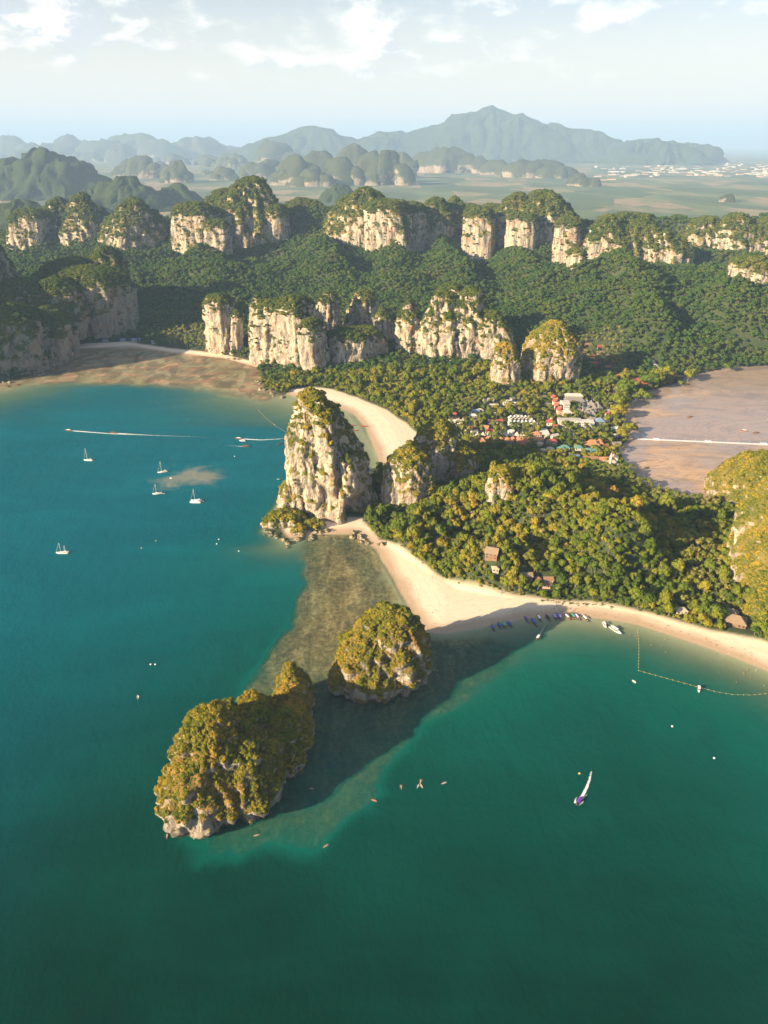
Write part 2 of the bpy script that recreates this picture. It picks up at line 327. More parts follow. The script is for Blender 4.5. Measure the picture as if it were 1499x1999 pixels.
# ------------------------------------------------------------------ materials of the setting
def mat_ground():
    m, nt, b, _ = new_mat('ground'); p = pos(nt)
    sand, reef, flat, mud = (attr(nt, k) for k in ('sand', 'reef', 'flat', 'mud'))
    n1 = noise(nt, p, 0.02, 5); n2 = noise(nt, p, 0.12, 4, 0.6); n3 = noise(nt, p, 0.6, 3)
    z = nd(nt, 'ShaderNodeSeparateXYZ', i_0=p).outputs[2]
    y = nd(nt, 'ShaderNodeSeparateXYZ', i_0=p).outputs[1]
    soil = mix(nt, n2, (0.018, 0.034, 0.010), (0.045, 0.066, 0.018))
    # far plain: fields, plantations, mangrove and bare ground
    pv = vmul(nt, p, (0.0011, 0.0006, 0.0))
    fld = nd(nt, 'ShaderNodeTexVoronoi', i_Scale=2.2); nt.links.new(pv, fld.inputs['Vector']); fld.inputs['Randomness'].default_value = 0.9
    fc = nd(nt, 'ShaderNodeSeparateColor'); nt.links.new(fld.outputs['Color'], fc.inputs[0])
    nf = noise(nt, vmul(nt, p, (0.0012, 0.0005, 0)), 1.6, 6, 0.6)
    fcol = ramp(nt, mth(nt, 'ADD', mth(nt, 'MULTIPLY', fc.outputs[0], 0.35), mth(nt, 'MULTIPLY', nf, 0.75)),
                [(0.30, (0.035, 0.060, 0.022)), (0.50, (0.060, 0.100, 0.035)), (0.60, (0.11, 0.14, 0.05)), (0.70, (0.26, 0.19, 0.11)), (0.78, (0.07, 0.10, 0.04))])
    farm = sstep(nt, y, 3000, 3700)
    col = mix(nt, farm, soil, fcol)
    wet = sstep(nt, mth(nt, 'ADD', z, mth(nt, 'MULTIPLY', mth(nt, 'SUBTRACT', n1, 0.5), 0.9)), 0.25, 1.1)
    scol = mix(nt, wet, mix(nt, n2, (0.37, 0.265, 0.175), (0.44, 0.325, 0.225)), mix(nt, n2, (0.60, 0.49, 0.365), (0.70, 0.60, 0.48)))
    scol = mix(nt, mth(nt, 'MULTIPLY', sstep(nt, n3, 0.60, 0.72), 0.25), scol, (0.30, 0.22, 0.14))
    sh = mth(nt, 'ADD', attr(nt, 'shore'), mth(nt, 'MULTIPLY', mth(nt, 'SUBTRACT', noise(nt, p, 0.05, 4, 0.6), 0.5), 22.0))
    tide = mth(nt, 'MULTIPLY', mth(nt, 'SUBTRACT', 1.0, sstep(nt, mth(nt, 'ABSOLUTE', mth(nt, 'SUBTRACT', mth(nt, 'PINGPONG', sh, 9.0), 4.5)), 0.1, 0.9)), sstep(nt, n3, 0.42, 0.62))
    scol = mix(nt, mth(nt, 'MULTIPLY', tide, 0.35), scol, (0.20, 0.145, 0.09))
    scol = mix(nt, mth(nt, 'MULTIPLY', sstep(nt, noise(nt, p, 0.9, 5, 0.7), 0.62, 0.70), 0.35), scol, (0.22, 0.165, 0.11))
    col = mix(nt, sand, col, scol)
    # sea bed: pale silty sand, reef rock and weed
    under = mth(nt, 'MAXIMUM', sstep(nt, z, 0.05, -0.25), mth(nt, 'MULTIPLY', flat, sstep(nt, z, 0.5, 0.3)))
    bed = mix(nt, n2, (0.30, 0.25, 0.16), (0.38, 0.33, 0.22))
    weed = noise(nt, p, 0.22, 7, 0.68, 0.6)
    streak = noise(nt, vmul(nt, p, (0.055, 0.014, 1)), 1.0, 6, 0.68, 0.9)
    rcol = ramp(nt, mth(nt, 'ADD', mth(nt, 'MULTIPLY', weed, 0.5), mth(nt, 'MULTIPLY', streak, 0.5)), [(0.36, (0.045, 0.028, 0.011)), (0.45, (0.14, 0.088, 0.036)), (0.52, (0.25, 0.155, 0.066)), (0.62, (0.46, 0.315, 0.16))])
    bed = mix(nt, reef, bed, rcol)
    tcol = ramp(nt, noise(nt, vmul(nt, p, (0.030, 0.018, 1)), 1.0, 7, 0.65, 0.8), [(0.36, (0.11, 0.066, 0.033)), (0.50, (0.22, 0.140, 0.072)), (0.60, (0.34, 0.235, 0.14)), (0.72, (0.24, 0.20, 0.165))])
    bed = mix(nt, flat, bed, tcol)
    col = mix(nt, under, col, bed)
    # tidal mud
    mn = noise(nt, vmul(nt, p, (0.007, 0.022, 1)), 1.0, 7, 0.62, 1.2)
    mcol = ramp(nt, mn, [(0.34, (0.22, 0.165, 0.135)), (0.45, (0.40, 0.275, 0.185)), (0.53, (0.47, 0.325, 0.225)), (0.61, (0.33, 0.255, 0.205)), (0.72, (0.47, 0.335, 0.22))])
    cv = noise(nt, vmul(nt, p, (0.011, 0.017, 1)), 1.0, 5, 0.55, 1.6)
    chan = mth(nt, 'SUBTRACT', 1.0, sstep(nt, mth(nt, 'ABSOLUTE', mth(nt, 'SUBTRACT', cv, 0.5)), 0.004, 0.020))
    mcol = mix(nt, mth(nt, 'MULTIPLY', chan, 0.55), mcol, (0.17, 0.135, 0.12))
    mcol = mix(nt, mth(nt, 'MULTIPLY', sstep(nt, noise(nt, p, 0.25, 5, 0.7), 0.55, 0.70), 0.30), mcol, (0.20, 0.14, 0.095))
    col = mix(nt, mud, col, mcol)
    x = nd(nt, 'ShaderNodeSeparateXYZ', i_0=p).outputs[0]
    pud = mth(nt, 'MULTIPLY', mud, sstep(nt, mth(nt, 'ADD', noise(nt, vmul(nt, p, (0.006, 0.012, 1)), 1.0, 6, 0.6, 0.8), mth(nt, 'MULTIPLY', sstep(nt, x, 380, 640), 0.20)), 0.42, 0.60))
    col = mix(nt, mth(nt, 'MULTIPLY', pud, 0.5), col, (0.24, 0.205, 0.20)); setc(nt, b, 'Base Color', col)
    setc(nt, b, 'Roughness', mth(nt, 'SUBTRACT', 0.9, mth(nt, 'MULTIPLY', pud, 0.74)))
    bump(nt, b, mth(nt, 'ADD', mth(nt, 'MULTIPLY', n2, 0.5), n3), 0.25, 0.5)
    return m
def mat_water():
    m = bpy.data.materials.new('sea_water'); m.use_nodes = True; nt = m.node_tree; nt.nodes.clear()
    out = nd(nt, 'ShaderNodeOutputMaterial'); p = pos(nt)
    d = attr(nt, 'depth')
    n1 = noise(nt, vmul(nt, p, (0.012, 0.020, 1)), 1.0, 5, 0.55, 0.5)
    n2 = noise(nt, vmul(nt, p, (0.0028, 0.0022, 1)), 1.0, 4, 0.5)
    dd = mth(nt, 'MULTIPLY', d, mth(nt, 'ADD', 0.80, mth(nt, 'MULTIPLY', n1, 0.4)))
    col = ramp(nt, mth(nt, 'DIVIDE', dd, 12.0), [(0.0, (0.05, 0.10, 0.065)), (0.10, (0.008, 0.100, 0.074)), (0.25, (0.0, 0.098, 0.078)), (0.5, (0.0, 0.058, 0.047)), (0.85, (0.0, 0.024, 0.016))])
    xyz = nd(nt, 'ShaderNodeSeparateXYZ', i_0=p); off = mth(nt, 'SUBTRACT', xyz.outputs[1], mth(nt, 'MULTIPLY', xyz.outputs[0], 1.25))
    off = mth(nt, 'ADD', off, mth(nt, 'MULTIPLY', mth(nt, 'SUBTRACT', n2, 0.5), 500.0))
    clr = mth(nt, 'MULTIPLY', sstep(nt, off, 420.0, 1150.0), sstep(nt, dd, 0.8, 3.0))   # bluer offshore: clearer water, plus sky reflection put into the colour
    col = mix(nt, mth(nt, 'MULTIPLY', clr, 0.85), col, (0.0, 0.098, 0.142))
    wp = noise(nt, vmul(nt, p, (0.0045, 0.011, 1)), 1.0, 5, 0.6, 1.0)
    col = mix(nt, mth(nt, 'MULTIPLY', sstep(nt, wp, 0.40, 0.68), 0.30), col, mix(nt, 1.0, col, (1.75, 1.6, 1.55), 'MULTIPLY'))
    # cloud of stirred-up silt near the anchored yachts
    silt = attr(nt, 'silt')
    sn = noise(nt, vmul(nt, p, (0.030, 0.034, 1)), 1.0, 6, 0.62, 0.7)
    sf = mth(nt, 'MULTIPLY', sstep(nt, mth(nt, 'ADD', silt, mth(nt, 'MULTIPLY', mth(nt, 'SUBTRACT', sn, 0.5), 1.7)), 0.35, 0.95), 0.62)
    col = mix(nt, sf, col, (0.26, 0.235, 0.165))
    tr = nd(nt, 'ShaderNodeBsdfTransparent'); tr.inputs[0].default_value = (0.86, 0.97, 0.93, 1)
    al = mth(nt, 'SUBTRACT', 1.0, mth(nt, 'POWER', 2.718, mth(nt, 'MULTIPLY', dd, mth(nt, 'SUBTRACT', -0.34, mth(nt, 'MULTIPLY', dd, 0.09)))))
    w = mth(nt, 'ADD', noise(nt, vmul(nt, p, (0.34, 0.20, 1)), 1.0, 4, 0.65), mth(nt, 'MULTIPLY', noise(nt, vmul(nt, p, (0.06, 0.034, 1)), 1.0, 3, 0.5), 2.0))
    bp = nd(nt, 'ShaderNodeBump', i_Strength=0.60, i_Distance=0.8, i_Height=w)
    dif = nd(nt, 'ShaderNodeBsdfDiffuse', i_Color=col, i_Normal=bp.outputs[0])
    body = nd(nt, 'ShaderNodeMixShader', i_0=al, i_1=tr.outputs[0], i_2=dif.outputs[0])
    gl = nd(nt, 'ShaderNodeBsdfGlossy', i_Roughness=0.16, i_Normal=bp.outputs[0]); gl.inputs[0].default_value = (1, 1, 1, 1)
    fr = nd(nt, 'ShaderNodeFresnel', i_IOR=1.33, i_Normal=bp.outputs[0])
    fac = mth(nt, 'MULTIPLY', mth(nt, 'MINIMUM', fr.outputs[0], 0.30), 0.17)
    sh = nd(nt, 'ShaderNodeMixShader', i_0=fac, i_1=body.outputs[0], i_2=gl.outputs[0])
    nt.links.new(sh.outputs[0], out.inputs[0])
    return m
def mat_rock(name, pale=1.0, k=1.0, veg=(.26, .46), g0=(0.075, 0.105, 0.022), g1=(0.26, 0.200, 0.055), tide=0.7):
    m, nt, b, _ = new_mat(name); g = nd(nt, 'ShaderNodeNewGeometry'); p = g.outputs['Position']
    nz = nd(nt, 'ShaderNodeSeparateXYZ', i_0=g.outputs['Normal']).outputs[2]
    st = noise(nt, vmul(nt, p, (0.16 * k, 0.16 * k, 0.022 * k)), 1.0, 7, 0.66, 0.6)
    bl = noise(nt, p, 0.035 * k, 4, 0.6, 0.8)
    col = ramp(nt, st, [(0.33, (0.085, 0.078, 0.072)), (0.43, (0.33, 0.295, 0.255)), (0.52, (0.56 * pale, 0.475 * pale, 0.375 * pale)), (0.70, (0.71 * pale, 0.61 * pale, 0.485 * pale))])
    col = mix(nt, mth(nt, 'MULTIPLY', sstep(nt, bl, 0.54, 0.68), 0.8), col, mix(nt, st, (0.26, 0.13, 0.06), (0.56, 0.36, 0.22)))
    col = mix(nt, mth(nt, 'MULTIPLY', sstep(nt, noise(nt, vmul(nt, p, (0.10 * k, 0.10 * k, 0.018 * k)), 1.0, 6, 0.6, 0.4), 0.54, 0.66), 0.75), col, (0.125, 0.12, 0.118))
    pits = nd(nt, 'ShaderNodeTexVoronoi', i_Scale=0.34 * k); nt.links.new(p, pits.inputs['Vector'])
    fine = noise(nt, p, 0.9 * k, 5, 0.65)
    col = mix(nt, mth(nt, 'MULTIPLY', sstep(nt, fine, 0.55, 0.38), 0.30), col, (0.12, 0.105, 0.09))  # crevice shade put into the colour at low spots of the bump
    gr = noise(nt, p, 0.14 * k, 5, 0.65)
    gcol = mix(nt, sstep(nt, noise(nt, p, 0.030, 4, 0.6), 0.40, 0.62), g0, g1)
    gcol = mix(nt, gr, gcol, mix(nt, 0.5, gcol, (0.10, 0.095, 0.03)))
    gmask = sstep(nt, mth(nt, 'ADD', nz, mth(nt, 'MULTIPLY', mth(nt, 'SUBTRACT', gr, 0.5), 0.7)), *veg)
    wet = sstep(nt, nd(nt, 'ShaderNodeSeparateXYZ', i_0=p).outputs[2], 2.6, 0.8)
    col = mix(nt, gmask, col, gcol)
    col = mix(nt, mth(nt, 'MULTIPLY', wet, tide), col, (0.085, 0.065, 0.045))
    setc(nt, b, 'Base Color', col); b.inputs['Roughness'].default_value = 0.92; b.inputs['Specular IOR Level'].default_value = 0.2
    h = mth(nt, 'ADD', mth(nt, 'MULTIPLY', st, 2.0), mth(nt, 'ADD', mth(nt, 'MULTIPLY', pits.outputs['Distance'], 0.8), fine))
    bump(nt, b, h, 1.0, 2.2 / k)
    return m
def mat_leaf(name, stops, dry=0.0, sc=0.02):
    m = bpy.data.materials.new(name); m.use_nodes = True; nt = m.node_tree; nt.nodes.clear()
    out = nd(nt, 'ShaderNodeOutputMaterial'); p = pos(nt)
    rnd = nd(nt, 'ShaderNodeObjectInfo').outputs['Random']
    n1 = noise(nt, p, sc, 4, 0.6); n2 = noise(nt, p, 0.5, 2)
    f = mth(nt, 'ADD', mth(nt, 'MULTIPLY', rnd, 0.42), mth(nt, 'MULTIPLY', mth(nt, 'SUBTRACT', n1, 0.25), 1.15))
    f = mth(nt, 'ADD', f, mth(nt, 'MULTIPLY', mth(nt, 'SUBTRACT', n2, 0.5), 0.30))
    c = ramp(nt, f, stops)
    dif = nd(nt, 'ShaderNodeBsdfDiffuse', i_Color=c); tr = nd(nt, 'ShaderNodeBsdfTranslucent', i_Color=mix(nt, 0.5, c, (0.12, 0.13, 0.02)))
    s = nd(nt, 'ShaderNodeMixShader', i_0=0.16, i_1=dif.outputs[0], i_2=tr.outputs[0])
    nt.links.new(s.outputs[0], out.inputs[0])
    return m
M = {}
M['ground'] = mat_ground(); M['water'] = mat_water()
M['rock'] = mat_rock('limestone'); M['rock_far'] = mat_rock('limestone_far', .7, .3, (-.10, .10), (.026, .046, .020), (.055, .068, .028)); M['rock_mid'] = mat_rock('limestone_ridge', 1.0, .6, (.08, .26)); M['rock_shaded'] = mat_rock('limestone_grey', .62, .8, (.10, .30)); M['boulder'] = mat_rock('boulder_stone', .8, 1.0, (.7, .9), tide=.15); M['rock_bare'] = mat_rock('limestone_tan', .8, 1.0, (.52, .72), (.09, .105, .022), (.34, .20, .06)); M['rock_islet'] = mat_rock('limestone_islet', .85, 1.0, (.02, .24), (.09, .105, .022), (.34, .20, .06)); M['rock_green'] = mat_rock('limestone_headland', .92, 1.0, (.04, .24), (.10, .13, .025), (.26, .21, .055))  # limestone of the left cliffs is a copy darkened to deepen their shade
M['leaf'] = mat_leaf('leaves', [(0.05, (0.040, 0.076, 0.012)), (0.35, (0.092, 0.137, 0.018)), (0.58, (0.169, 0.185, 0.021)), (0.80, (0.267, 0.211, 0.028)), (0.93, (0.372, 0.211, 0.048)), (1.0, (0.441, 0.286, 0.034))])
M['leaf_far'] = mat_leaf('jungle_leaves', [(0.05, (0.022, 0.054, 0.013)), (0.4, (0.043, 0.086, 0.019)), (0.75, (0.079, 0.109, 0.023)), (0.95, (0.124, 0.117, 0.033)), (1.0, (0.181, 0.101, 0.051))], sc=0.012)
M['shrub_far'] = mat_leaf('ridge_leaves', [(0.05, (0.029, 0.062, 0.014)), (0.4, (0.061, 0.096, 0.019)), (0.7, (0.103, 0.120, 0.023)), (0.92, (0.156, 0.133, 0.031)), (1.0, (0.224, 0.146, 0.047))], sc=0.012)
M['shrub'] = mat_leaf('shrub_leaves', [(0.05, (0.053, 0.092, 0.014)), (0.36, (0.138, 0.163, 0.020)), (0.60, (0.263, 0.223, 0.026)), (0.82, (0.430, 0.277, 0.041)), (1.0, (0.550, 0.293, 0.070))], sc=0.035)
M['palm'] = mat_leaf('palm_fronds', [(0.1, (0.061, 0.099, 0.020)), (0.5, (0.132, 0.154, 0.031)), (0.9, (0.242, 0.209, 0.061)), (1.0, (0.297, 0.220, 0.088))])
M['bark'] = plain('bark', (0.16, 0.13, 0.10), 0.9)
M['palebark'] = plain('pale_bark', (0.30, 0.26, 0.22), 0.9)

# ------------------------------------------------------------------ ground sheets and sea
def axis(segs):
    out = [segs[0][0]]
    for a, b, s0, s1 in segs:
        n = max(1, int(round((b - a) / ((s0 + s1) / 2)))); st = np.linspace(s0, s1, n); st *= (b - a) / st.sum()
        out += list(a + np.cumsum(st))
    return np.array(out)
def ground():
    xs = axis([(-70000, -3200, 9000, 400), (-3200, -900, 120, 10), (-900, -330, 10, 3.2), (-330, 560, 3.0, 3.0), (560, 1100, 3.2, 9), (1100, 3200, 10, 120), (3200, 70000, 400, 9000)])
    ys = axis([(-3000, 100, 600, 60), (100, 260, 60, 4), (260, 1150, 3.0, 3.2), (1150, 1700, 3.4, 6), (1700, 3300, 7, 20), (3300, 8000, 40, 300), (8000, 90000, 400, 8000)])
    X, Y = np.meshgrid(xs, ys); P = np.column_stack([X.ravel(), Y.ravel()])
    z, sand, reef, flat, mud, s = land(P)
    m = mesh_np('ground', np.column_stack([P, z]), grid_faces(len(ys), len(xs)), [M['ground']], True, {'sand': sand, 'reef': reef, 'flat': flat, 'mud': mud, 'shore': np.clip(s, -50, 200)})
    tag(link('ground', m), kind='structure')
    # sea: its own sheet at z = 0, only where the sea is
    xs = axis([(-70000, -1500, 9000, 60), (-1500, -420, 30, 5), (-420, 420, 4, 4), (420, 1000, 5, 30), (1000, 30000, 60, 9000)])
    ys = axis([(-60000, -100, 9000, 40), (-100, 250, 30, 5), (250, 1100, 4, 4), (1100, 1700, 5, 10)])
    X, Y = np.meshgrid(xs, ys); P = np.column_stack([X.ravel(), Y.ravel()])
    z, sand, reef, flat, mud, s = land(P)
    dep = np.maximum(-z, 0) + np.where((s > 0), 0, 0.0)
    c = at(375, 930)[:2]; c2 = at(330, 945)[:2]
    q = np.minimum((((P - c) / (46, 40)) ** 2).sum(1), (((P - c2) / (40, 34)) ** 2).sum(1) + 0.35)
    silt = np.exp(-q * 1.1)
    fc = grid_faces(len(ys), len(xs)); keep = (s[fc].max(1) > -1e9) & (s[fc].min(1) < 30)
    m = mesh_np('sea', np.column_stack([P, np.zeros(len(P))]), fc[keep], [M['water']], True, {'depth': dep, 'silt': silt})
    tag(link('sea', m), kind='structure')
ground()

# ------------------------------------------------------------------ plants: prototypes
def crown_mesh(name, seed, mat, lobes=8, flat=0.7, leaves=46, trunk=0.0, spread=0.55, tmat=None):
    """leafy crown of radius 1 standing on the origin: leaf-clump faces over several solid clumps"""
    r = np.random.default_rng(seed); bm = bmesh.new(); ico = bmesh.new(); bmesh.ops.create_icosphere(ico, subdivisions=2, radius=1)
    iv = np.array([v.co for v in ico.verts]); iff = np.array([[v.index for v in f.verts] for f in ico.faces]); ico.free()
    V = []; Fq = []; base = 0; T = []; 
    for k in range(lobes):
        a = k * 2.4 + r.uniform(0, .8); rad = spread * math.sqrt((k + .4) / lobes); zc = trunk + flat * (0.42 + 0.45 * (1 - (rad / spread) ** 2) * r.uniform(.7, 1.2)) + r.uniform(-.08, .08)
        c = np.array((math.cos(a) * rad, math.sin(a) * rad, zc)); lr = r.uniform(.30, .46)
        d = 1 + 0.22 * fbm(iv * 2.1 + seed * 3.3 + k, 2)
        v = c + iv * (lr * 0.86 * d)[:, None] * (1, 1, .82)
        V.append(v); T.append(iff + base); base += len(v)
        n = r.normal(size=(leaves, 3)); n[:, 2] = n[:, 2] * 0.8 + 0.25; n /= np.linalg.norm(n, axis=1)[:, None]
        for q in n:
            ctr = c + q * lr * r.uniform(.86, 1.12) * (1, 1, .85); s = r.uniform(.07, .14)
            nn = q + r.normal(size=3) * 0.45; nn /= np.linalg.norm(nn); t = np.cross(nn, r.normal(size=3)); t /= np.linalg.norm(t); b = np.cross(nn, t)
            V.append(np.array([ctr - t * s - b * s * .6, ctr + t * s - b * s * .6 + nn * s * .2, ctr + t * s * .8 + b * s * .7, ctr - t * s * .7 + b * s * .6]))
            T.append(np.array([[0, 1, 2], [0, 2, 3]]) + base); base += 4
    nleaf = sum(len(t) for t in T); mats = [mat]
    if trunk > 0 and tmat is not None:
        v, f = tube([(0, 0, -0.15, .06), (0.02, 0, trunk * .6, .05), (0, 0.02, trunk + flat * .5, .03)], 5); V.append(v); T.append(f + base); mats.append(tmat)
    Fc = np.vstack(T); mi = np.zeros(len(Fc), int); mi[nleaf:] = 1
    return mesh_np(name, np.vstack(V), Fc, mats, False, matidx=mi)
def tube(path, n=6):
    V = []; 
    for x, y, z, r in path:
        a = np.arange(n) * 2 * math.pi / n; V.append(np.column_stack([x + r * np.cos(a), y + r * np.sin(a), np.full(n, z)]))
    q = grid_faces(len(path), n, True); f = np.vstack([q[:, [0, 1, 2]], q[:, [0, 2, 3]]])
    return np.vstack(V), f
def palm_fronds(name, seed, mat, n=17, L=1.0, z0=0.0):
    r = np.random.default_rng(seed); V = []; T = []; base = 0
    for k in range(n):
        a = k * 2.39996 + r.uniform(-.2, .2); up = r.uniform(-.25, 1.0); seg = 6; ln = L * r.uniform(.85, 1.1)
        d = np.array((math.cos(a), math.sin(a), 0)); s = np.array((-d[1], d[0], 0)); c = np.array((0, 0, z0)); ang = up
        for j in range(seg + 1):
            t = j / seg; w = ln * 0.15 * math.sin(math.pi * min(1, .12 + t * .86)) + .012
            dr = np.array((0, 0, -.5 * w))
            V += [c - s * w + dr, c, c + s * w + dr]
            c = c + (d * math.cos(ang) + np.array((0, 0, math.sin(ang)))) * ln / seg; ang -= 0.34 + .12 * t
        q = []
        for j in range(seg):
            o = base + 3 * j
            q += [[o, o + 1, o + 4], [o, o + 4, o + 3], [o + 1, o + 2, o + 5], [o + 1, o + 5, o + 4]]
        T.append(np.array(q)); base += 3 * (seg + 1)
    return np.array(V), np.vstack(T)
PROTO = {}
def proto_coll(name, meshes):
    c = bpy.data.collections.new(name)
    for k, me in enumerate(meshes):
        o = bpy.data.objects.new('%s_%02d' % (name, k), me); c.objects.link(o)
    PROTO[name] = c
def palm_full(seed):
    r = np.random.default_rng(seed); h = 1.0; bx, by = r.uniform(-.12, .12, 2)
    v1, f1 = tube([(0, 0, -.05, .028), (bx * .3, by * .3, h * .5, .02), (bx, by, h, .016)], 5)
    v2, f2 = palm_fronds('', seed, None, L=0.42, z0=0); v2 = v2 + (bx, by, h)
    return mesh_np('palm', np.vstack([v1, v2]), np.vstack([f1, f2 + len(v1)]), [M['bark'], M['palm']], False, matidx=np.r_[np.zeros(len(f1)), np.ones(len(f2))])
proto_coll('near_trees', [crown_mesh('t%d' % k, 20 + k, M['leaf'], lobes=5 + (k * 3) % 7, flat=.6 + .2 * (k % 4), trunk=.5 + .15 * (k % 3), spread=.48 + .07 * (k % 4), tmat=M['bark']) for k in range(9)])
proto_coll('jungle_trees', [crown_mesh('j%d' % k, 40 + k, M['leaf_far'], lobes=6 + k % 4, flat=.8 + .2 * (k % 3), trunk=.5, leaves=14, tmat=M['bark']) for k in range(6)])
proto_coll('rock_shrubs', [crown_mesh('s%d' % k, 60 + k, M['shrub'], lobes=5 + k % 3, flat=.62, leaves=34) for k in range(6)])
proto_coll('ridge_shrubs', [crown_mesh('r%d' % k, 90 + k, M['shrub_far'], lobes=5 + k % 3, flat=.7, leaves=14) for k in range(5)])
proto_coll('palm_trees', [palm_full(80 + k) for k in range(5)])

_gn = {}
def scatter_tree(coll):
    if coll in _gn: return _gn[coll]
    g = bpy.data.node_groups.new('scatter_' + coll, 'GeometryNodeTree')
    g.interface.new_socket('Geometry', in_out='INPUT', socket_type='NodeSocketGeometry'); g.interface.new_socket('Geometry', in_out='OUTPUT', socket_type='NodeSocketGeometry')
    gi = g.nodes.new('NodeGroupInput'); go = g.nodes.new('NodeGroupOutput')
    ip = g.nodes.new('GeometryNodeInstanceOnPoints'); ci = g.nodes.new('GeometryNodeCollectionInfo')
    ci.inputs['Collection'].default_value = PROTO[coll]; ci.inputs['Separate Children'].default_value = True; ci.inputs['Reset Children'].default_value = True
    def at_(n, t):
        a = g.nodes.new('GeometryNodeInputNamedAttribute'); a.data_type = t; a.inputs[0].default_value = n; return a.outputs[0]
    ip.inputs['Pick Instance'].default_value = True
    L = g.links
    L.new(gi.outputs[0], ip.inputs['Points']); L.new(ci.outputs[0], ip.inputs['Instance'])
    L.new(at_('idx', 'INT'), ip.inputs['Instance Index']); L.new(at_('scl', 'FLOAT_VECTOR'), ip.inputs['Scale'])
    cx = g.nodes.new('ShaderNodeCombineXYZ'); L.new(at_('rot', 'FLOAT'), cx.inputs[2])
    er = g.nodes.new('FunctionNodeEulerToRotation'); L.new(cx.outputs[0], er.inputs[0]); L.new(er.outputs[0], ip.inputs['Rotation'])
    L.new(ip.outputs[0], go.inputs[0]); _gn[coll] = g
    return g
def scatter(name, P, scl, coll, parent=None, seed=0, **tags):
    r = np.random.default_rng(seed); n = len(P); scl = np.asarray(scl, np.float32)
    if scl.ndim == 1: u1 = r.uniform(.78, 1.25, n); scl = np.column_stack([scl * u1, scl * u1 * r.uniform(.85, 1.18, n), scl * r.uniform(.75, 1.5 if coll == 'near_trees' else 1.12, n)])
    m = bpy.data.meshes.new(name); m.vertices.add(n); m.vertices.foreach_set('co', np.asarray(P, np.float32).ravel())
    a = m.attributes.new('idx', 'INT', 'POINT'); a.data.foreach_set('value', r.integers(0, len(PROTO[coll].objects), n).astype(np.int32))
    a = m.attributes.new('rot', 'FLOAT', 'POINT'); a.data.foreach_set('value', r.uniform(0, 6.283, n).astype(np.float32))
    a = m.attributes.new('scl', 'FLOAT_VECTOR', 'POINT'); a.data.foreach_set('vector', scl.astype(np.float32).ravel())
    o = link(name, m, parent); md = o.modifiers.new('scatter', 'NODES'); md.node_group = scatter_tree(coll)
    return tag(o, kind='stuff', **tags)

# ------------------------------------------------------------------ limestone rocks
PROF = {
    'tower': ([0, .04, .15, .35, .52, .66, .78, .88, .95, .985, 1], [.95, .96, 1, .98, .92, .80, .66, .46, .28, .14, 0]),
    'islet': ([0, .05, .11, .20, .36, .54, .72, .86, .95, 1], [.86, .84, .93, 1, .97, .87, .71, .50, .28, 0]),
    'block': ([0, .1, .3, .55, .75, .87, .95, .985, 1], [.98, 1, .98, .95, .90, .80, .60, .35, 0]),
    'dome': ([0, .15, .35, .55, .72, .86, .95, .99, 1], [1.05, 1, .93, .83, .68, .48, .28, .12, 0]),
    'karst': ([0, .06, .2, .36, .5, .64, .78, .90, .97, 1], [1, 1, .99, .95, .85, .71, .53, .33, .17, 0]),
    'crag': ([0, .05, .10, .20, .36, .55, .73, .87, .95, 1], [.86, .84, .93, 1, .90, .72, .51, .32, .18, 0]),
    'spire': ([0, .05, .15, .35, .5, .62, .74, .84, .92, .97, 1], [.95, .96, 1, .96, .88, .77, .62, .46, .30, .17, 0]),
    'hill': ([0, .12, .3, .5, .7, .85, .95, 1], [1.15, 1, .80, .60, .38, .20, .08, 0]),
    'cone': ([0, .1, .25, .45, .65, .82, .94, 1], [1.0, .93, .82, .67, .50, .32, .15, 0]),
    'low': ([0, .2, .5, .75, .9, 1], [1.1, 1, .9, .68, .4, 0]),
}
ROCKS = []
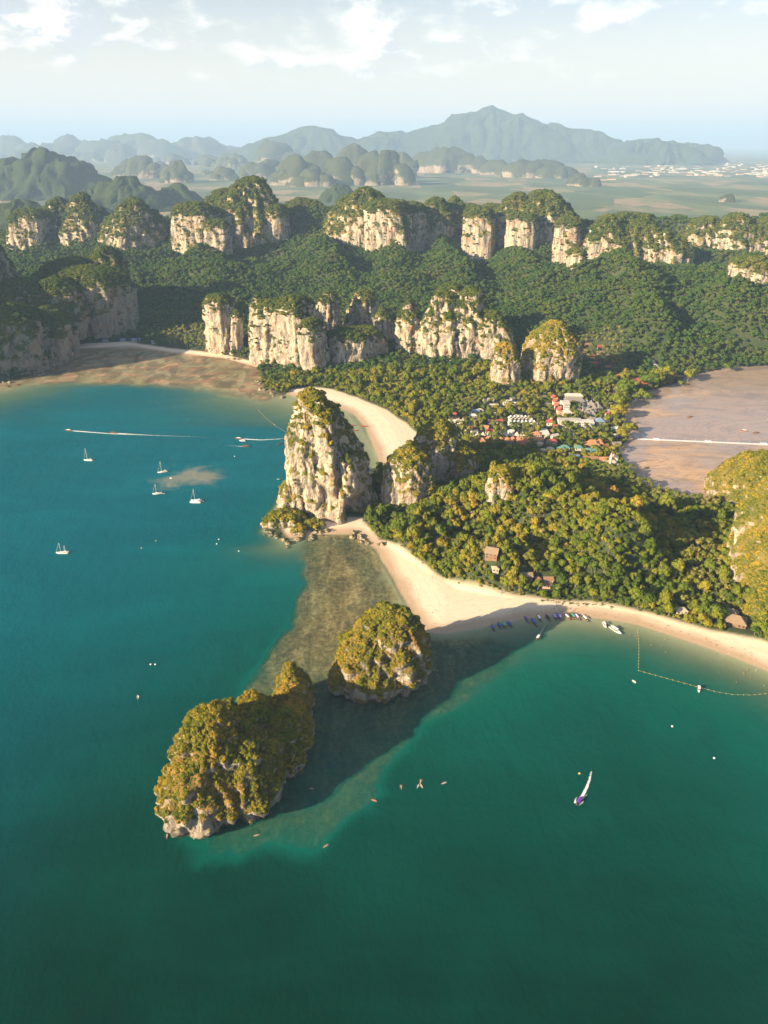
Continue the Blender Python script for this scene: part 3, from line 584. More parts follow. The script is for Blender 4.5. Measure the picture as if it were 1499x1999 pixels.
def lobe_mesh(c, rx, ry, H, prof='tower', lean=(0, 0), res=2.0, seed=0, rot=0.0, rough=1.0, expo=2.4, dents=(), sink=6.0, mat=None, lump=1.0):
    r = np.random.default_rng(seed); per = math.pi * (rx + ry)
    zf, rf = (np.array(q, float) for q in PROF[prof]); Rm = (rx + ry) / 2
    fine = np.linspace(0, 1, 400); rfi = np.interp(fine, zf, rf)
    k = np.ones(9) / 9; rfi[4:-4] = np.convolve(rfi, k, 'valid')
    arc = np.concatenate([[0], np.cumsum(np.hypot(np.diff(fine) * H, np.diff(rfi) * Rm))])
    m = max(8, int(arc[-1] / res)); n = max(16, int(per / res))
    tz = np.interp(np.linspace(0, arc[-1], m), arc, fine); tr = np.interp(tz, fine, rfi); tr[-1] = 0.004
    th = np.linspace(0, 2 * math.pi, n, endpoint=False)
    ce, se = np.cos(th - rot), np.sin(th - rot)
    Rt = (np.abs(ce / rx) ** expo + np.abs(se / ry) ** expo) ** (-1 / expo)
    nz = fbm(np.column_stack([np.cos(th) * 1.6, np.sin(th) * 1.6, np.full(n, seed * 1.37)]), 3)
    nz = nz + 0.55 * fbm(np.column_stack([np.cos(th) * 3.4, np.sin(th) * 3.4, np.full(n, seed * 2.11)]), 2)
    Rt = Rt * (1 + 0.15 * nz * rough)
    TZ, TH = np.meshgrid(tz, th, indexing='ij'); RR = tr[:, None] * Rt[None, :]
    lz = np.clip(TZ, 0, 1)
    X = c[0] + lean[0] * lz + RR * np.cos(TH); Y = c[1] + lean[1] * lz + RR * np.sin(TH); Z = c[2] + TZ * H
    Z[0] -= sink
    P = np.stack([X, Y, Z], -1)
    def normals(P):
        du = np.roll(P, -1, 1) - np.roll(P, 1, 1); dv = np.gradient(P, axis=0)
        N = np.cross(du, dv); N /= np.linalg.norm(N, axis=2, keepdims=True) + 1e-9; return N
    N = normals(P); fl = P.reshape(-1, 3); o = np.array((seed * 13.7, seed * 5.1, 0))
    big = fbm((fl + o) / (Rm * np.array((.62, .62, 1.15))), 3) * Rm * 0.12 * lump
    flute = ridged((fl + o) / np.array((11, 11, 60.)) / max(1, res / 2.2), 3) * 3.4 * max(1, res / 2.4)
    sc_ = max(1, res / 1.9); wp = fl + o + np.column_stack([fbm((fl + o) / (9 * sc_), 2), fbm((fl + o) / (9 * sc_) + 40, 2), fbm((fl + o) / (9 * sc_) + 80, 2)]) * 3.0 * sc_
    crag = (fbm((fl + o) / np.array((6, 6, 15.)) / sc_, 3) * 0.9 + (ridged(wp / np.array((5.0, 5.0, 30.)) / sc_, 3) - .45) * 2.6) * sc_
    knob = (np.abs(fbm((fl + o) / (Rm * np.array((.30, .30, .62))), 2)) - .28) * Rm * .13 * lump
    disp = (big + (flute - 1.0) + crag + knob) * rough
    top = sm(lz.ravel(), 0.995, 0.90); disp = disp * (0.35 + 0.65 * top)
    Dv = N.reshape(-1, 3).copy(); Dv[:, 2] *= 0.65
    fl = fl + Dv * disp[:, None]
    for (dx, dy, dz, ex, ey, ez, dd) in dents:
        q = ((fl - (dx, dy, dz)) / (ex, ey, ez)); w = np.exp(-(q ** 2).sum(1) ** 1.6)
        inn = np.column_stack([c[0] - fl[:, 0], c[1] - fl[:, 1], np.zeros(len(fl))]); inn /= np.linalg.norm(inn, axis=1)[:, None] + 1e-6
        fl = fl + inn * (dd * w)[:, None]
    P2 = fl.reshape(m, n, 3); P2[-1] = P2[-1].mean(0)
    N2 = normals(P2).reshape(-1, 3)
    me = mesh_np('peak', P2.reshape(-1, 3), grid_faces(m, n, True), [mat or M['rock']], False)
    return me, P2.reshape(-1, 3), N2, m, n
def rock(name, label, cat, lobes, res, seed, shrub=None, group=None, mat=None, sc='rock_shrubs'):
    """a limestone rock: an Empty with one mesh for each of its peaks and the scrub that grows on it"""
    c0 = np.mean([l['c'] for l in lobes], axis=0); root = link(name, None, loc=(c0[0], c0[1], min(l['c'][2] for l in lobes)))
    tag(root, label, cat, group, 'structure' if cat in ('cliff', 'mountain', 'hill', 'headland') else None); inv = -np.array(root.location)
    SP_, SS = [], []
    for k, l in enumerate(lobes):
        l = dict(l); sh = l.pop('shrub', shrub); lm = l.pop('mat', mat)
        me, V, N, m, n = lobe_mesh(res=l.pop('res', res), seed=seed + k * 3 + 1, mat=lm, **l)
        o = link('peak', me, root, loc=tuple(inv))
        if sh:
            dens, size, lo, hi, cliff = sh
            fc = grid_faces(m, n, True); A = V[fc]; ar = 0.5 * np.linalg.norm(np.cross(A[:, 2] - A[:, 0], A[:, 3] - A[:, 1]), axis=1); ctr = A.mean(1); nz = N[fc].mean(1)[:, 2]
            pn = fbm(ctr / 16.0 + seed, 3); w = sm(nz + pn * .35, lo, hi) + cliff * sm(pn, .25, .5) * (nz > -.1)
            w += .9 * sm((ctr[:, 2] - l['c'][2]) / l['H'], .70, .84) * (nz > -.05); w *= sm(ctr[:, 2], 2.0, 7.0)
            num = rng.poisson(ar * w * dens); idx = np.repeat(np.arange(len(ar)), num)
            if len(idx):
                u, v = rng.random((2, len(idx))); q = A[idx]
                p = (q[:, 0] * ((1 - u) * (1 - v))[:, None] + q[:, 1] * (u * (1 - v))[:, None] + q[:, 2] * (u * v)[:, None] + q[:, 3] * ((1 - u) * v)[:, None])
                s = size * rng.uniform(.55, 1.5, len(idx)) * (0.55 + 0.45 * sm(nz[idx], .1, .6)); p[:, 2] -= s * .30
                SP_.append(p); SS.append(s)
    if SP_:
        P = np.vstack(SP_) + inv; s = np.concatenate(SS)
        scatter('scrub', P, s, sc, root, seed)
    ROCKS.append(root); return root
def lb(px, pyb, wpx, topx, topy, dr=0.9, prof='tower', z=None, back=0.0, **kw):
    """a peak from the place of its foot, its width and its summit in the photograph"""
    b = hit(px, pyb) if z is None else at(px, pyb, z)
    rx = wpx * mpp(*b) / 2; ry = rx * dr; yc = b[1] + ry * 0.92 + back
    t = at_Y(topx, topy, yc); xc = b[0] * yc / b[1] if back else b[0] * (yc / b[1])
    d = dict(c=np.array((xc, yc, b[2] - 2)), rx=rx, ry=ry, H=t[2] - b[2] + 2, prof=prof, lean=((t[0] - xc) * .9, 0))
    if prof == 'block': d.update(rot=-.32, expo=3.2, rough=.8)
    d.update(kw); return d
SH_NEAR = (0.24, 1.6, .04, .36, .7); SH_MID = (0.045, 4.2, .24, .52, .14); SH_BACK = (0.022, 7.0, -.02, .26, .25)
def L(x, y, rx, ry, H, prof='islet', z=0.0, lean=(0, 0), **kw): return dict(c=np.array((x, y, z)), rx=rx, ry=ry, H=H, prof=prof, lean=lean, **kw)
rock('limestone_islet', 'larger scrub-covered limestone islet nearest the viewer with a bare pale patch low on its left', 'islet', [
    L(-112, 350, 42, 37, 71, 'crag', rot=.4, lean=(-2, 6), lump=1.45), L(-86, 384, 28, 32, 52, 'crag', lean=(-8, 0), rot=.7, lump=1.5), L(-71, 428, 16, 21, 44, 'crag', lean=(-1, 2)), L(-124, 332, 25, 20, 32, 'islet', mat=M['rock_bare'], shrub=(0.05, 1.9, .35, .65, .1)), L(-72, 405, 17, 22, 26, 'islet')], 1.5, 11, SH_NEAR, mat=M['rock_islet'])
rock('limestone_islet', 'dome-shaped limestone islet with overhanging base between the beach and the larger islet', 'islet', [
    L(-4, 467, 40, 33, 72, 'crag', lean=(10, 4), rot=.25, lump=1.4), L(-26, 457, 18, 19, 34, 'islet')], 1.5, 23, (0.22, 1.65, .10, .42, .5), mat=M['rock_islet'])
rock('limestone_tower', 'tall pale limestone tower with a cave at its foot, at the near beach tip', 'rock', [
    L(-61, 787, 48, 42, 149, 'spire', z=1, lean=(-23, 4), expo=2.8, dents=((-30, 748, 12, 15, 26, 20, 26), (-50, 746, 72, 6, 22, 26, 14), (-72, 742, 30, 8, 20, 14, 7)), rot=-.40),
    L(-106, 784, 23, 30, 50, 'tower', z=0, lean=(8, 0)), L(-38, 795, 27, 29, 100, 'spire', z=1, lean=(-20, 0)),
    L(-114, 742, 24, 12, 17, 'low', z=0, shrub=(0.16, 3.0, .1, .5, .8)), L(-137, 738, 8, 7, 9, 'low', z=0), L(-98, 720, 9, 7, 8, 'low', z=0), L(-82, 732, 12, 8, 9, 'low', z=0)], 1.6, 31, (0.085, 2.7, .42, .72, .05))
rock('limestone_crag', 'pale grey limestone crag just right of the tall tower behind the forest edge', 'rock', [
    L(30, 789, 31, 28, 76, 'tower', z=2, lean=(0, 4), rot=-.45, expo=3.0), L(49, 782, 17, 16, 40, 'tower', z=2)], 1.6, 43, (0.07, 3.0, .36, .65, .2))
rock('limestone_crag', 'shaded limestone crag with a lit leafy summit behind the pale grey crag', 'rock', [
    L(70, 862, 34, 32, 84, 'tower', z=3), L(98, 858, 26, 28, 52, 'tower', z=3)], 2.2, 51, (0.06, 3.6, .2, .55, .35))
rock('limestone_pinnacle', 'small limestone pinnacle rising out of the near forested hill', 'rock', [lb(975, 985, 54, 977, 912, .9, 'tower', z=36)], 1.8, 55, (0.09, 3.0, .2, .5, .35))
rock('rocky_headland', 'steep golden green rocky headland filling the right edge above the beach', 'headland', [
    L(478, 822, 56, 44, 54, 'dome', z=2), L(545, 826, 76, 60, 64, 'dome', z=2), L(442, 622, 88, 88, 126, 'dome', z=2, lean=(20, 10)), L(404, 556, 66, 50, 66, 'cone', z=2, lean=(22, 14)), L(560, 650, 105, 100, 140, 'dome', z=2)], 2.4, 61, (0.13, 2.1, -.05, .3, .6), mat=M['rock_green'])

def R_(name, label, lobes, res, seed, sh, **kw): return rock(name, label, kw.pop('cat', 'cliff'), lobes, res, seed, sh, **kw)
R_('limestone_cliff', 'leftmost pale cliff pillar of the middle row, beside the far beach', [lb(434, 692, 58, 424, 574, 1.1, 'block', lump=1.5), lb(462, 690, 24, 462, 602, 1.2, 'tower', z=5)], 2.6, 71, SH_MID, sc='ridge_shrubs')
R_('limestone_cliff', 'broad pale cliff with a sharp sunlit prow and a shaded right wall', [
    lb(530, 712, 84, 540, 585, .9, 'block', z=3, lump=1.6), lb(586, 724, 62, 572, 578, 1.4, 'block', z=3, lump=1.5, rot=-.5), lb(622, 734, 38, 604, 622, 1.7, 'block', z=4, rot=-.5), lb(692, 718, 116, 690, 640, .75, 'block', z=6, rot=.75, lump=1.5),
    lb(508, 704, 40, 502, 572, 1, 'tower', z=3, back=34), lb(640, 690, 54, 642, 566, 1, 'tower', z=8, back=80, lump=1.6), lb(705, 690, 70, 712, 566, 1, 'tower', z=8, back=130, lump=1.6), lb(750, 700, 44, 746, 600, 1, 'tower', z=8, back=90)], 2.6, 83, SH_MID, sc='ridge_shrubs')
R_('limestone_cliff', 'narrow green-topped cliff between the two broad pale cliffs', [lb(797, 700, 50, 800, 584, 1.1, 'tower', z=12, lump=1.5)], 2.6, 97, (0.05, 3.8, .05, .4, .5), sc='ridge_shrubs')
R_('limestone_cliff', 'broad pale rounded cliff at the centre of the middle row', [
    lb(864, 704, 96, 868, 566, .85, 'karst', z=18, lump=1.4, rot=-.35, expo=3.0), lb(925, 708, 110, 915, 560, .8, 'karst', z=16, lump=1.4, rot=-.35, expo=3.0), lb(975, 715, 70, 958, 606, 1, 'tower', z=14), lb(890, 690, 110, 880, 553, .9, 'dome', z=20, back=60)], 2.6, 101, SH_MID, sc='ridge_shrubs')
R_('leafy_knoll', 'low leafy knoll with pale foot below the broad rounded cliff', [lb(985, 760, 62, 985, 668, .9, 'dome', z=8)], 2.8, 107, (0.06, 3.8, .05, .4, .6), cat='rock')
R_('limestone_stack', 'isolated rounded limestone knob overgrown with scrub beside the village', [lb(1075, 755, 112, 1082, 626, .9, 'tower', z=6), lb(1045, 752, 60, 1048, 672, .9, 'dome', z=6)], 2.6, 113, (0.09, 3.2, -.1, .3, .8), cat='rock')
R_('limestone_cliff', 'shaded grey cliffs and wooded crest rising at the left edge above the far beach', [
    lb(20, 735, 150, 20, 592, .9, 'tower', z=2), lb(95, 715, 110, 90, 600, 1, 'tower', z=3), lb(72, 728, 46, 75, 684, 1, 'dome', z=1), lb(185, 650, 150, 180, 520, .7, 'block', z=20), lb(120, 660, 120, 110, 540, .9, 'tower', z=25), lb(235, 640, 70, 228, 545, .8, 'block', z=20),
    lb(40, 640, 150, 45, 545, 1, 'dome', z=50), lb(-40, 700, 140, -40, 560, 1, 'tower', z=2), L(-1030, 1245, 120, 110, 232, 'block', z=2), L(-1130, 1440, 160, 150, 265, 'block', z=2), L(-980, 1640, 130, 130, 240, 'block', z=2), lb(150, 600, 170, 150, 500, .8, 'dome', z=50), lb(215, 590, 80, 205, 480, .9, 'tower', z=55)], 3.6, 127, (0.05, 4.4, .02, .34, .75), mat=M['rock_shaded'], sc='ridge_shrubs')
BK = [('leftmost back-ridge cliffs with several pale vertical faces', [lb(60, 495, 75, 60, 408, .8, 'block', z=60), lb(110, 490, 90, 115, 385, .8, 'tower', z=60), lb(165, 492, 90, 160, 376, .8, 'tower', z=62), lb(195, 480, 60, 190, 400, .8, 'tower', z=62), lb(40, 500, 40, 36, 425, .8, 'tower', z=50)]),
      ('green back-ridge dome with a small pale face, second mountain from the left', [lb(255, 495, 100, 262, 386, .8, 'tower', z=70), lb(295, 490, 60, 300, 410, .8, 'tower', z=72), lb(225, 490, 60, 222, 420, .8, 'dome', z=68)]),
      ('highest peaked mountain of the back ridge with long pale cliffs', [lb(380, 490, 90, 378, 395, .8, 'block', z=84), lb(425, 497, 50, 422, 428, .8, 'block', z=84), lb(490, 480, 150, 490, 344, .75, 'tower', z=92), lb(430, 480, 110, 440, 368, .8, 'tower', z=88, back=50), lb(535, 478, 60, 530, 398, .9, 'block', z=94), lb(600, 455, 110, 590, 388, .8, 'dome', z=120, back=120)]),
      ('broad back-ridge mountain with a row of white cliffs, right of the highest peak', [lb(680, 470, 90, 685, 380, .8, 'tower', z=108), lb(715, 474, 110, 712, 366, .8, 'tower', z=108), lb(760, 482, 90, 750, 390, .8, 'block', z=106), lb(800, 474, 60, 800, 395, .8, 'block', z=108)]),
      ('back-ridge mountain with two small summits right of the white cliffs', [lb(850, 468, 80, 848, 386, .8, 'tower', z=112), lb(885, 462, 60, 888, 384, .8, 'tower', z=114), lb(935, 474, 60, 935, 405, .9, 'block', z=112), lb(920, 460, 90, 915, 398, .8, 'dome', z=115, back=60)]),
      ('rounded wooded mountain at the right end of the back crest', [lb(1060, 462, 120, 1060, 372, .8, 'tower', z=128), lb(1005, 462, 90, 1008, 376, .8, 'tower', z=125), lb(1020, 470, 60, 1020, 415, .8, 'block', z=122), lb(1100, 455, 50, 1100, 395, .8, 'tower', z=130), lb(965, 460, 80, 962, 398, .8, 'dome', z=120)]),
      ('pair of detached pale cliff pillars below the back crest', [lb(1106, 498, 52, 1112, 424, .9, 'block', z=104), lb(1124, 540, 34, 1125, 486, .9, 'block', z=92)]),
      ('wooded ridge with small grey cliffs sloping down right of the detached pillars', [lb(1190, 505, 100, 1190, 420, .8, 'tower', z=100), lb(1250, 505, 110, 1245, 428, .8, 'tower', z=100), lb(1300, 508, 90, 1290, 450, .8, 'tower', z=98), lb(1225, 490, 150, 1225, 416, .7, 'dome', z=110, back=70)]),
      ('wooded crest at the far right behind the grey-cliffed ridge', [lb(1375, 500, 100, 1380, 424, .7, 'tower', z=100, back=150), lb(1440, 500, 110, 1435, 418, .7, 'tower', z=105, back=150), lb(1500, 500, 110, 1500, 424, .7, 'tower', z=105, back=150)]),
      ('short pale orange cliff on the slope at the right edge', [lb(1462, 574, 74, 1465, 500, .8, 'block', z=84), lb(1510, 565, 60, 1510, 480, .8, 'tower', z=88)])]
for k, (lab, lobes) in enumerate(BK): R_('limestone_mountain', lab, [dict(l, prof='karst' if l['prof'] == 'tower' else l['prof'], sink=75) for l in lobes], 5.0, 200 + 11 * k, SH_BACK, cat='mountain', mat=M['rock_mid'], sc='ridge_shrubs')

# far hills
def far_hill(label, lobes, res, seed, mat='rock_far', sh=None): return rock('far_hill', label, 'hill', lobes, res, seed, sh, mat=M[mat])
def fl(px, pyb, w, topy, prof='tower', dr=.7, topx=None): return lb(px, pyb, w, px if topx is None else topx, topy, dr, prof, z=3.0, lump=1.7)
def mat_hill():
    m, nt, b, _ = new_mat('wooded_hill'); p = pos(nt)
    n1 = noise(nt, p, 0.035, 5, 0.7); n2 = noise(nt, p, 0.004, 4)
    c = mix(nt, n2, mix(nt, n1, (0.014, 0.030, 0.012), (0.040, 0.062, 0.022)), mix(nt, n1, (0.024, 0.040, 0.014), (0.060, 0.072, 0.028)))
    setc(nt, b, 'Base Color', c); b.inputs['Roughness'].default_value = 1.0; b.inputs['Specular IOR Level'].default_value = 0.0
    bump(nt, b, n1, 1.0, 14.0)
    return m
M['hill'] = mat_hill()
far_hill('dark wooded pyramid hill standing at the left edge beyond the back ridge', [fl(105, 392, 230, 294, 'cone', .8), fl(25, 390, 130, 308, 'cone', .8), fl(190, 388, 90, 338, 'cone')], 26, 301, 'hill')
far_hill('low rounded wooded hills just behind the left part of the back ridge', [fl(250, 415, 190, 345, 'hill', .6), fl(175, 412, 120, 368, 'hill', .6), fl(340, 408, 130, 358, 'hill', .5), fl(40, 455, 200, 388, 'hill', .5), fl(150, 435, 160, 385, 'hill', .5)], 20, 311, 'hill')
far_hill('small pointed green hill in the plain behind the saddle of the back ridge', [fl(662, 396, 80, 360, 'cone', .7)], 14, 321, 'hill')
far_hill('huge hazy blue mountain dominating the horizon right of centre', [dict(fl(p_, 318, w_, t_, 'hill', .3), lump=.55) for p_, w_, t_ in ((960, 470, 206), (1075, 380, 240), (880, 420, 240), (1165, 210, 256), (760, 420, 258), (605, 380, 247), (1010, 300, 226), (1205, 120, 276), (1270, 240, 272))], 90, 331, 'hill')
far_hill('long low wooded range at the horizon right of the huge mountain', [fl(1300, 322, 170, 278, 'hill', .3), fl(1352, 320, 120, 280, 'tower', .3), fl(1240, 320, 150, 274, 'hill', .3)], 60, 341, 'hill')
far_hill('tiny pale quarried knob at the right end of the horizon range', [fl(1400, 312, 22, 297, 'tower', .7)], 30, 345)
FH = [(278, 348, 44, 305, 278), (255, 345, 34, 315, None), (343, 357, 40, 316, None), (437, 331, 22, 306, None), (408, 326, 16, 312, None), (458, 328, 24, 303, None), (440, 352, 34, 331, None),
      (535, 330, 66, 278, None), (500, 347, 40, 318, None), (527, 345, 34, 315, None), (578, 362, 70, 303, None), (625, 352, 60, 297, None), (610, 364, 50, 332, None), (665, 362, 62, 309, None), (692, 348, 60, 281, None), (722, 358, 56, 297, None), (757, 362, 58, 293, None), (786, 348, 36, 297, None)]
names = ['rounded blue karst hill with a tail to its left', 'small knob at the left foot of the rounded blue karst hill', 'lone karst tower with pale foot behind the low wooded hills', 'slim karst knob in the hazy plain', 'tiny karst knob in the hazy plain, farthest left of three', 'pointed karst knob in the hazy plain, right of the slim one', 'low dark karst knob in front of the pointed knob',
         'tall hazy karst hill at the left end of the karst cluster', 'low karst hill in front at the left end of the cluster', 'small karst hill beside the low one at the cluster foot', 'dark double karst hill at the front of the cluster', 'hazy karst hill behind the dark double hill', 'low knob before the dark double hill', 'karst hill in the middle of the cluster front', 'tallest hazy karst hill behind the cluster', 'steep karst hill in the right half of the cluster', 'karst hill with pale face near the right end of the cluster', 'rightmost steep karst hill of the cluster']
for k, (f, n) in enumerate(zip(FH, names)):
    px, pb, w, tp, tx = f
    far_hill(n, [fl(px, pb, w, tp, 'tower'), fl(px + w * .42, pb, w * .6, tp + (pb - tp) * .38, 'tower'), fl(px - w * .40, pb, w * .5, tp + (pb - tp) * .5, 'tower')], max(14, 2.2 * 690 / (pb - 281) * 3), 400 + 7 * k)
FR = [('far ridge summit at the very left of the horizon', [(20, 312, 90, 266), (-30, 312, 80, 258)]), ('far double-topped ridge left of the pyramid hill', [(60, 314, 70, 280), (135, 312, 70, 264), (105, 314, 90, 284), (200, 314, 90, 273)]),
      ('far long ridge with pale scars in the left distance', [(270, 313, 110, 263), (232, 316, 50, 280), (310, 314, 70, 274)]), ('far flat-topped ridge right of the pale-scarred ridge', [(385, 313, 100, 270), (350, 313, 60, 278), (430, 310, 90, 282)]),
      ('dark hill range in front of the huge mountain', [(870, 338, 110, 292), (830, 336, 90, 300), (920, 338, 70, 308)]), ('low dark jagged range in the plain right of the cluster', [(980, 341, 80, 316), (1040, 347, 110, 314), (1085, 348, 70, 326), (1000, 345, 60, 322)]),
      ('little pale rock ridge in the green plain', [(1123, 362, 24, 339), (1150, 364, 34, 348)]), ('tiny islet-like rock beside the far pond', [(1415, 395, 28, 380)])]
for k, (n, ls) in enumerate(FR): far_hill(n, [fl(a, b, w, t, 'tower', .6) for a, b, w, t in ls], max(14, 1.7 * 690 / (ls[0][1] - 281) * 3), 560 + 13 * k)

for k in range(30):
    px = rng.uniform(-10, 830); pb = rng.uniform(312, 346) if px > 220 else rng.uniform(310, 322); hgt_ = rng.uniform(7, 24) * (1.25 if pb < 325 else 1); w = hgt_ * rng.uniform(1.0, 1.9)
    rock('far_hill', 'small hazy karst knob scattered in the far plain', 'hill', [fl(px, pb, w, pb - hgt_, 'tower'), fl(px + w * .4, pb, w * .6, pb - hgt_ * rng.uniform(.4, .8), 'tower')], max(16, 1.5 * 690 / (pb - 281) * 3), 900 + 5 * k, None, 'small far karst knobs', mat=M['rock_far'])
# ------------------------------------------------------------------ buildings
FOOT = []
def box_mesh(name, w, d, h, mat, z0=0.0, bev=0.0):
    bm = bmesh.new(); bmesh.ops.create_cube(bm, size=1)
    for v in bm.verts: v.co = (v.co.x * w, v.co.y * d, z0 + (v.co.z + .5) * h)
    if bev: bmesh.ops.bevel(bm, geom=bm.edges[:], offset=bev, segments=1, affect='EDGES')
    me = bpy.data.meshes.new(name); bm.to_mesh(me); bm.free(); me.materials.append(mat); return me
def poly_mesh(name, V, Fc, mat, smooth=False):
    me = bpy.data.meshes.new(name); me.from_pydata([tuple(v) for v in V], [], [tuple(f) for f in Fc]); me.materials.append(mat)
    if smooth: me.polygons.foreach_set('use_smooth', [True] * len(me.polygons))
    me.update(); return me
def roof_mesh(kind, w, d, h, rise, mat, ov=0.8):
    W2, D2 = w / 2 + ov, d / 2 + ov; t = .25
    if kind == 'flat':
        return box_mesh('roof', w + ov, d + ov, .5, mat, h)
    if kind == 'gable':   # ridge along x
        V = [(-W2, -D2, h), (W2, -D2, h), (W2, D2, h), (-W2, D2, h), (-W2, 0, h + rise), (W2, 0, h + rise)]
        V += [(x, y, z - t) for x, y, z in V]; Fc = [(0, 1, 5, 4), (2, 3, 4, 5), (0, 4, 10, 6), (4, 3, 9, 10), (1, 7, 11, 5), (5, 11, 8, 2), (6, 7, 1, 0), (9, 3, 2, 8), (6, 10, 11, 7), (9, 8, 11, 10)]
        return poly_mesh('roof', V, Fc, mat)
    k = max(0.0, W2 - D2 * .9)
    V = [(-W2, -D2, h - t), (W2, -D2, h - t), (W2, D2, h - t), (-W2, D2, h - t), (-W2, -D2, h), (W2, -D2, h), (W2, D2, h), (-W2, D2, h)]
    if kind == 'hip':
        V += [(-max(k, .15), 0, h + rise), (max(k, .15), 0, h + rise)]
        Fc = [(0, 1, 5, 4), (1, 2, 6, 5), (2, 3, 7, 6), (3, 0, 4, 7), (3, 2, 1, 0), (4, 5, 9, 8), (5, 6, 9), (6, 7, 8, 9), (7, 4, 8)]
    else:                 # 'thai': low skirt, then a steep upper hat
        a, m = .52, h + rise * .38
        V += [(-W2 * a, -D2 * a, m), (W2 * a, -D2 * a, m), (W2 * a, D2 * a, m), (-W2 * a, D2 * a, m), (-max(k * .8, .1), 0, h + rise * 1.15), (max(k * .8, .1), 0, h + rise * 1.15)]
        Fc = [(0, 1, 5, 4), (1, 2, 6, 5), (2, 3, 7, 6), (3, 0, 4, 7), (3, 2, 1, 0), (4, 5, 9, 8), (5, 6, 10, 9), (6, 7, 11, 10), (7, 4, 8, 11), (8, 9, 13, 12), (9, 10, 13), (10, 11, 12, 13), (11, 8, 12)]
    return poly_mesh('roof', V, Fc, mat)
def mat_roof(name, col, sc=2.2):
    m, nt, b, _ = new_mat(name); p = pos(nt)
    wv = nd(nt, 'ShaderNodeTexWave', i_Scale=sc, i_Distortion=1.0); nt.links.new(p, wv.inputs['Vector'])
    c = mix(nt, noise(nt, p, .5, 5, .65), [x * .6 for x in col], [min(1, x * 1.25) for x in col])
    c = mix(nt, mth(nt, 'MULTIPLY', wv.outputs[1], .25), c, [x * .5 for x in col])
    setc(nt, b, 'Base Color', c); b.inputs['Roughness'].default_value = .75; return m
RM = {k: mat_roof('roof_' + k, c) for k, c in dict(red=(.38, .085, .06), orange=(.46, .20, .10), grey=(.20, .19, .19), pale=(.46, .44, .42), white=(.60, .585, .56), teal=(.10, .24, .22), brown=(.26, .15, .09), blue=(.16, .26, .42), tan=(.50, .40, .29), thatch=(.24, .18, .12), scarlet=(.60, .06, .05)).items()}
WM = {k: plain('wall_' + k, c, .8, scale=.6) for k, c in dict(white=(.56, .54, .50), cream=(.48, .42, .33), wood=(.20, .12, .07), grey=(.36, .36, .37), salmon=(.56, .34, .24)).items()}
M['pane'] = plain('window_glass', (.035, .05, .06), .12); M['door'] = plain('door_wood', (.13, .07, .04), .6)
_win = box_mesh('window', 1, 1, 1, M['pane'], -.5); _door = box_mesh('door', 1, 1, 1, M['door'])
def building(px, py, w, d, h, label, roof='gable', rc='orange', wc='cream', rz=0.0, rise=None, group=None, name='house', cat='house', storeys=1, nwin=None, clear=9.0, z=None):
    b = hit(px, py) if z is None else at(px, py, z); x, y = b[0], b[1] + d / 2; zg = ground_z(x, y) if z is None else z
    root = tag(link(name, None, loc=(x, y, zg), rz=rz), label, cat, group)
    link('wall', box_mesh('wall', w, d, h + 3, WM[wc], -3), root)
    link('roof', roof_mesh(roof, w, d, h, rise if rise is not None else min(w, d) * .36, RM[rc]), root)
    n = nwin if nwin is not None else max(2, min(9, int(w / 3.2))); sh = h / storeys
    for k in range(storeys):
        for i in range(n):
            wx = -w / 2 + (i + .5) * w / n
            if k == 0 and i == n // 2:
                q = link('door', _door, root, (wx, -d / 2 - .03, 0)); q.scale = (1.1, .12, min(2.2, sh * .8)); continue
            q = link('window', _win, root, (wx, -d / 2 - .03, sh * (k + .55))); q.scale = (min(1.7, w / n * .6), .12, sh * .42)
        for i in range(max(1, int(d / 5))):
            q = link('window', _win, root, (-w / 2 - .03, -d / 2 + (i + .5) * d / max(1, int(d / 5)), sh * (k + .55))); q.scale = (.12, 1.5, sh * .42)
    c, s_ = abs(math.cos(rz)), abs(math.sin(rz)); FOOT.append((x, y, (w * c + d * s_) / 2 + 2.5, (d * c + w * s_) / 2 + clear, (d * c + w * s_) / 2 + 2.5))
    return root
B = building
for k, px in enumerate((908, 922, 941, 953, 978, 990, 1001, 1012, 1025, 1035)):
    B(px, 866 + (k % 3), 10.5, 9, 4.5, 'orange-roofed bungalow, number %s from the left in the row below the palm grove' % ('one two three four five six seven eight nine ten'.split()[k]), 'thai', 'orange', 'cream', rise=4.2, group='orange-roofed bungalows in a row', name='bungalow', cat='bungalow')
for k, px in enumerate(range(899, 1022, 11)):
    B(px, 855, 6.5, 6, 3.6, 'small pale pointed-roof hut half hidden at the lower edge of the palm grove', 'thai', 'pale', 'cream', rise=4.4, group='small pointed huts at the palm grove edge', name='hut', cat='hut', clear=5)
for k in range(6):
    B(998 + 7.2 * k, 824, 5.4, 9, 5.5, 'white gabled terrace house in the back row of the pointed-gable terraces', 'gable', 'white', 'white', rz=math.pi / 2, rise=3.6, group='back row of white gabled houses', name='terrace_house')
for k in range(7):
    B(998 + 7.6 * k, 833, 5.6, 9, 5.0, 'white gabled terrace house in the front row of the pointed-gable terraces', 'gable', 'white', 'white', rz=math.pi / 2, rise=3.4, group='front row of white gabled houses', name='terrace_house', clear=8)
for k, (px, py) in enumerate(((1082, 789), (1085, 798), (1089, 806), (1093, 815))):
    B(px, py, 9, 9.5, 11, ['topmost', 'second', 'third', 'lowest'][k] + ' stepped block of the long red-roofed hotel wing', 'gable', 'red', 'salmon', rz=R(100), rise=3.2, group='stepped red-roofed hotel blocks', name='hotel_block', cat='hotel', storeys=3, nwin=2)
B(1091, 819, 9, 6, 5, 'small red-roofed annex at the lower end of the red hotel wing', 'hip', 'red', 'salmon', name='annex', cat='house')
